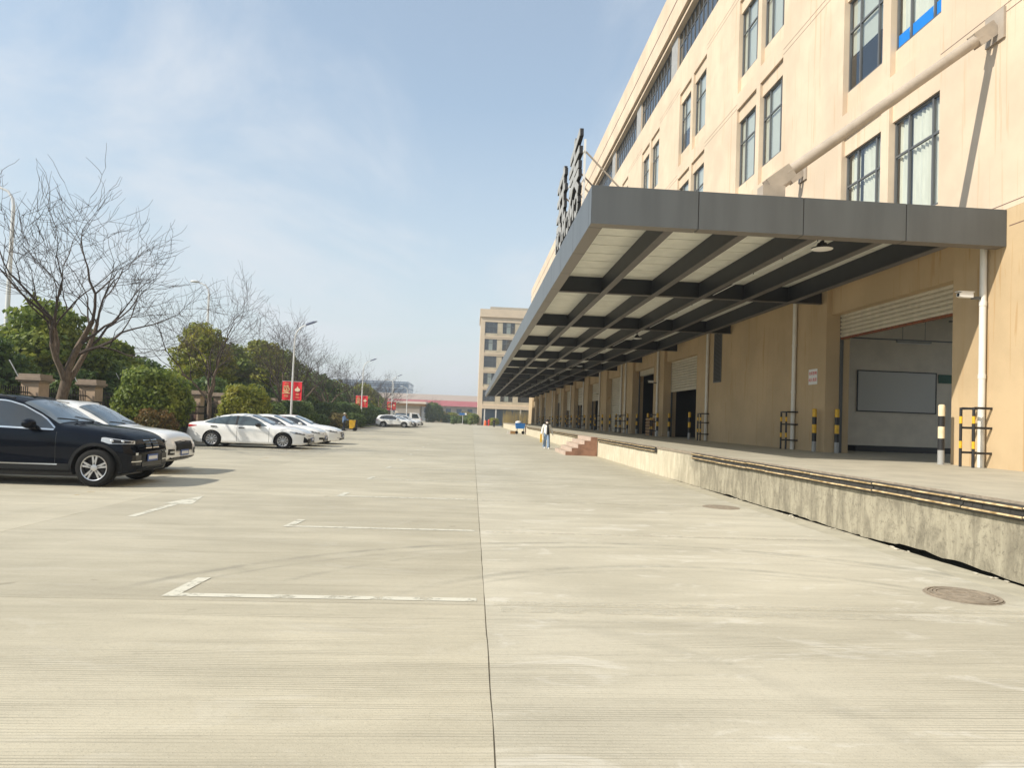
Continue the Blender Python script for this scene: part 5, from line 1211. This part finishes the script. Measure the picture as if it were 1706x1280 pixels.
# ================================================================ odds and ends beside the far dock
hc = thing('handcart', 'blue tray handcart loaded with white sacks beside the dock', 'cart', (5.4, 76.5, 0))
MB().prism([(4.95, .62), (5.85, .62), (5.95, 1.22), (4.85, 1.22)], 76.0, 77.2, 'XZ').build('tray', 'blue_plastic', hc)
for x in (5.05, 5.78): MB().box(x-.03, x+.03, 76.1, 76.16, 0, .62).build('leg', 'plastic_dark', hc); MB().lathe([(0, -.03), (.17, -.03), (.18, 0), (.17, .03), (0, .03)], (x, 77., .18), 'Y', 14).build('wheel', 'tyre', hc)
MB().tube([(5.9, 76.1, 1.2), (6.0, 75.8, 1.3), (6., 75.8, .2)], .025, 6).build('handle', 'rust', hc)
tag(MB().ball((5.2, 76.4, 1.30), .34, 12, 8, (1.1, 1, .55)).build('sack', 'cloth_white', smooth=80), 'white sack slumped in the blue handcart', 'sack')
for i, (x, y, s) in enumerate(((4.62, 76.3, .30), (4.25, 76.8, .26))):
    tag(MB().box(x-s, x+s*.8, y-s, y+s, 0, s*1.1).build('carton', ['wood', 'far_white'][i]), ['brown cardboard carton at the foot of the blue handcart', 'pale carton beyond the brown carton near the handcart'][i], 'carton')
hb = thing('hydrant', 'red fire hydrant post by the far building', 'hydrant', (3.9, 158, 0))
MB().lathe([(.30, 0), (.30, .1), (.2, .14), (.2, 1.0), (.26, 1.05), (.26, 1.2), (.12, 1.42), (0, 1.45)], (3.9, 158, 0), n=16).build('barrel', 'red_paint', hb, smooth=40)
for s in (-1, 1): MB().tube([(3.9+s*.15, 158, .85), (3.9+s*.36, 158, .85)], .09, 10).build('outlet', 'red_paint', hb)
ob = thing('traffic_barrel', 'orange plastic traffic barrel beside the red hydrant', 'barrel', (3.05, 157, 0))
MB().lathe([(.36, 0), (.36, .08), (.30, .1), (.28, .5), (.26, 1.05), (.2, 1.12), (0, 1.12)], (3.05, 157, 0), n=16).build('drum', 'orange_paint', ob, smooth=40); MB().box(2.95, 3.15, 156.98, 157.02, 1.12, 1.28).build('grip', 'orange_paint', ob)
sp_ = thing('direction_sign', 'blue and white direction sign on a thin post at the end of the yard', 'sign', (-2.2, 162, 0))
MB().tube([(-2.2, 162, -.05), (-2.2, 162, 2.6)], .05, 8).build('post', 'pole_white', sp_); MB().box(-3.0, -1.75, 161.93, 161.97, 2.25, 2.75).build('panel', 'blue_plastic', sp_); MB().box(-1.74, -1.3, 161.92, 161.96, 2.3, 2.75).build('side_panel', 'white_plastic', sp_)
# ================================================================ far end
rd = MB(); rd.quad((-30, 147.5, -.03), (60, 147.5, -.03), (60, 240, -.03), (-30, 240, -.03)); tag(rd.build('end_road', 'concrete_left', org=(0, 190, -.03)), kind='structure')
fb_ = thing('office_block', 'beige six storey block with grey windows closing the far end of the yard', 'building', (12, 165, 0))
FX0, FX1, FY = 1.25, 34., 165.
w_ = MB(); w_.box(FX0, FX0+1.05, FY, FY+16, -.1, 26.2); w_.build('corner_pier', 'far_render', fb_)
MB().box(FX0-.25, FX1, FY-.35, FY+16, 26.2, 28.1).build('parapet', 'far_render', fb_); MB().box(FX0+2.2, FX1, FY+1.5, FY+12, 28.1, 29.0).build('roof_screen', 'stone', fb_)
MB().box(FX0-.1, FX1, FY-.12, FY-.02, 26.9, 27.05).build('parapet_line', 'groove', fb_) if False else None
MB().box(FX0+1.05, FX1, FY+.6, FY+16, 4.4, 26.2).build('core_wall', 'inner_dark', fb_)
for f in range(5):
    zt = 25.05-4.13*f; zs = zt-2.75
    MB().box(FX0+1.052, FX1, FY+.02, FY+.6, zt, zt+1.15 if f == 0 else zt+.38).build('lintel', 'far_render', fb_)
    MB().box(FX0+1.052, FX1, FY-.06, FY+.6, zs-.98, zs-.62).build('sill_band', 'far_render', fb_)
    for c in range(7):
        x = FX0+1.1+4.25*c
        MB().box(x, x+2.98, FY+.10, FY+.6, zs-.62, zs).build('spandrel', 'far_pale', fb_)
        MB().box(x+2.98, x+4.25, FY+.16, FY+.6, zs-.62, zt).build('wall_panel', 'far_pale', fb_)
        wn_ = MB(); wn_.box(x, x+2.98, FY+.2, FY+.28, zt-.08, zt); wn_.box(x, x+2.98, FY+.2, FY+.28, zs, zs+.08); wn_.box(x, x+2.98, FY+.2, FY+.28, zs+1.7, zs+1.8)
        for q in (0, .95, 1.95, 2.88): wn_.box(x+q, x+q+.09, FY+.195, FY+.285, zs+.08, zt-.08)
        o = wn_.build('window', 'frame', fb_); p = MB(); p.quad((x, FY+.25, zs), (x+2.98, FY+.25, zs), (x+2.98, FY+.25, zt), (x, FY+.25, zt)); p.build('pane', 'glass', o)
        if (c+f) % 2: p = MB(); p.quad((x+.9, FY+.45, zs), (x+1.9, FY+.45, zs), (x+1.9, FY+.45, zt), (x+.9, FY+.45, zt)); p.build('blind', 'blind', o)
MB().box(FX0+1.06, FX1, FY-1.6, FY+.6, 4.0, 4.75).build('porch_slab', 'far_render', fb_); MB().box(FX0+1.06, FX1, FY+1., FY+1.3, 0, 4.).build('shop_front', 'tower_glass', fb_)
for x in (2.9, 5.6, 11.5, 17.5): MB().box(x-.15, x+.15, FY-1.45, FY-1.2, 0, 4.).build('porch_column', 'far_white', fb_)
gh = thing('gatehouse', 'low gatehouse with a wide flat brown roof and glass front', 'building', (-17.8, 190, 0))
MB().box(-21.2, -14.4, 190, 196, 0, 4.4).build('wall', 'stone', gh); MB().box(-22.6, -13.0, 188.4, 197.5, 4.4, 5.0).build('roof_edge', 'wood', gh); MB().box(-22.9, -12.7, 188.1, 197.8, 5.0, 5.6).build('roof', 'roof_pale', gh)
MB().box(-21.1, -14.5, 189.86, 189.96, 2.3, 3.6).build('fascia_band', 'roof_pale', gh)
for k in range(5): wn2 = MB().box(-21+k*1.3, -19.85+k*1.3, 189.9, 189.98, .5, 2.2).build('window', 'tower_glass', gh)
sh_ = thing('red_roof_shed', 'long white factory shed with a red roof band beyond the gatehouse', 'building', (-15, 262, 0))
MB().box(-50, 14, 262, 300, -.1, 5.9).build('wall', 'far_white', sh_); MB().prism([(258.6, 5.8), (262.5, 7.9), (262.5, 5.9)], -50.3, 14.3, 'YZ').build('roof', 'roof_red', sh_); MB().box(-50, 14, 262.6, 300, 7.4, 10.1).build('upper_wall', 'roof_pale', sh_)
for k in range(15):
    x = -47+k*4.1; MB().box(x, x+1.9, 261.9, 261.98, 3.0, 4.9).build('window', 'tower_glass', sh_); MB().box(x-1.1, x-.85, 261.7, 261.99, 0, 5.8).build('pilaster', 'far_white', sh_)
tw_ = thing('glass_tower', 'pale blue glass office block far beyond the gatehouse', 'building', (-75, 505, 0))
MB().box(-104, -46.8, 500, 540, -.1, 26.2).build('core', 'tower_glass', tw_)
for k in range(7): MB().box(-104.2, -46.6, 499.6, 540.2, 2.6+k*3.7, 3.3+k*3.7).build('floor_band', 'hazed_band', tw_)
for k in range(15): MB().box(-104+k*4.07, -103.7+k*4.07, 499.7, 499.98, 0, 26).build('mullion', 'frame', tw_)
# low wall and planting at the far end
tag(MB().box(-12, 1.0, 206, 206.5, -.06, 1.6).build('boundary_wall', 'stone'), 'low stone wall behind the shrubs at the end of the yard', 'wall')
b_ = round_shrub('large round dark shrub standing in front of the low stone wall', -10.9, 196, 2.6, 5.6, 'leaf_dark', 7000, .30)
for i, (x, y, r, h, l, lab) in enumerate([(-7.2, 198, 1.4, 2.2, 'leaf_dark', 'low dark shrub right of the large round shrub'), (-4.2, 200, 1.3, 2.2, 'leaf_red', 'low reddish shrub before the stone wall'), (-3.6, 166, 1.6, 1.9, 'leaf_dark', 'dark clipped shrub left of the blue direction sign'), (-.9, 166, 1.5, 2.0, 'leaf_dark', 'dark clipped shrub right of the blue direction sign'), (.3, 164.5, 1.4, 2.6, 'leaf_green', 'green shrub at the corner of the beige block'), (5.2, 161, 1.2, 1.6, 'leaf_yellow', 'yellow green bush behind the distant walker'),
        (-8.5, 204, 1.8, 3.2, 'dry_leaf', 'straw coloured bush before the stone wall'), (-1.5, 204, 2., 3.4, 'dry_leaf', 'straw coloured bush near the beige block'), (-5.6, 203, 1.6, 3.0, 'leaf_yellow', 'yellow green bush before the stone wall')]):
    round_shrub(lab, x, y, r, h, l, 2500, .28)
# dry bamboo screen in front of the office block: uncountable stems
mb = MB()
for i in range(420):
    x = random.uniform(6.8, 14.); y = random.uniform(149, 154); h = random.uniform(2.4, 4.0); mb.tube([(x, y, -.05), (x+random.uniform(-.15, .15), y, h*.6), (x+random.uniform(-.4, .4), y, h)], [.02, .015, .006], 3, caps=False)
tag(mb.build('bamboo_screen', 'straw_plant'), 'dry bamboo stems standing in front of the beige block', 'bamboo', kind='stuff')

# ================================================================ air: a thin even haze
hz = MB().box(-2510, 2510, -810, 4010, -1.1, 32)
m, t, b = nodes('haze'); t.nodes.remove(b)
pv = N(t, 'ShaderNodeVolumePrincipled', {'Color': (.86, .90, .95, 1), 'Density': .0008, 'Anisotropy': .2})
t.links.new(pv.outputs[0], t.nodes['Material Output'].inputs['Volume'])
tag(hz.build('haze', 'haze'), 'thin pale haze hanging over the whole yard', 'haze', kind='stuff')
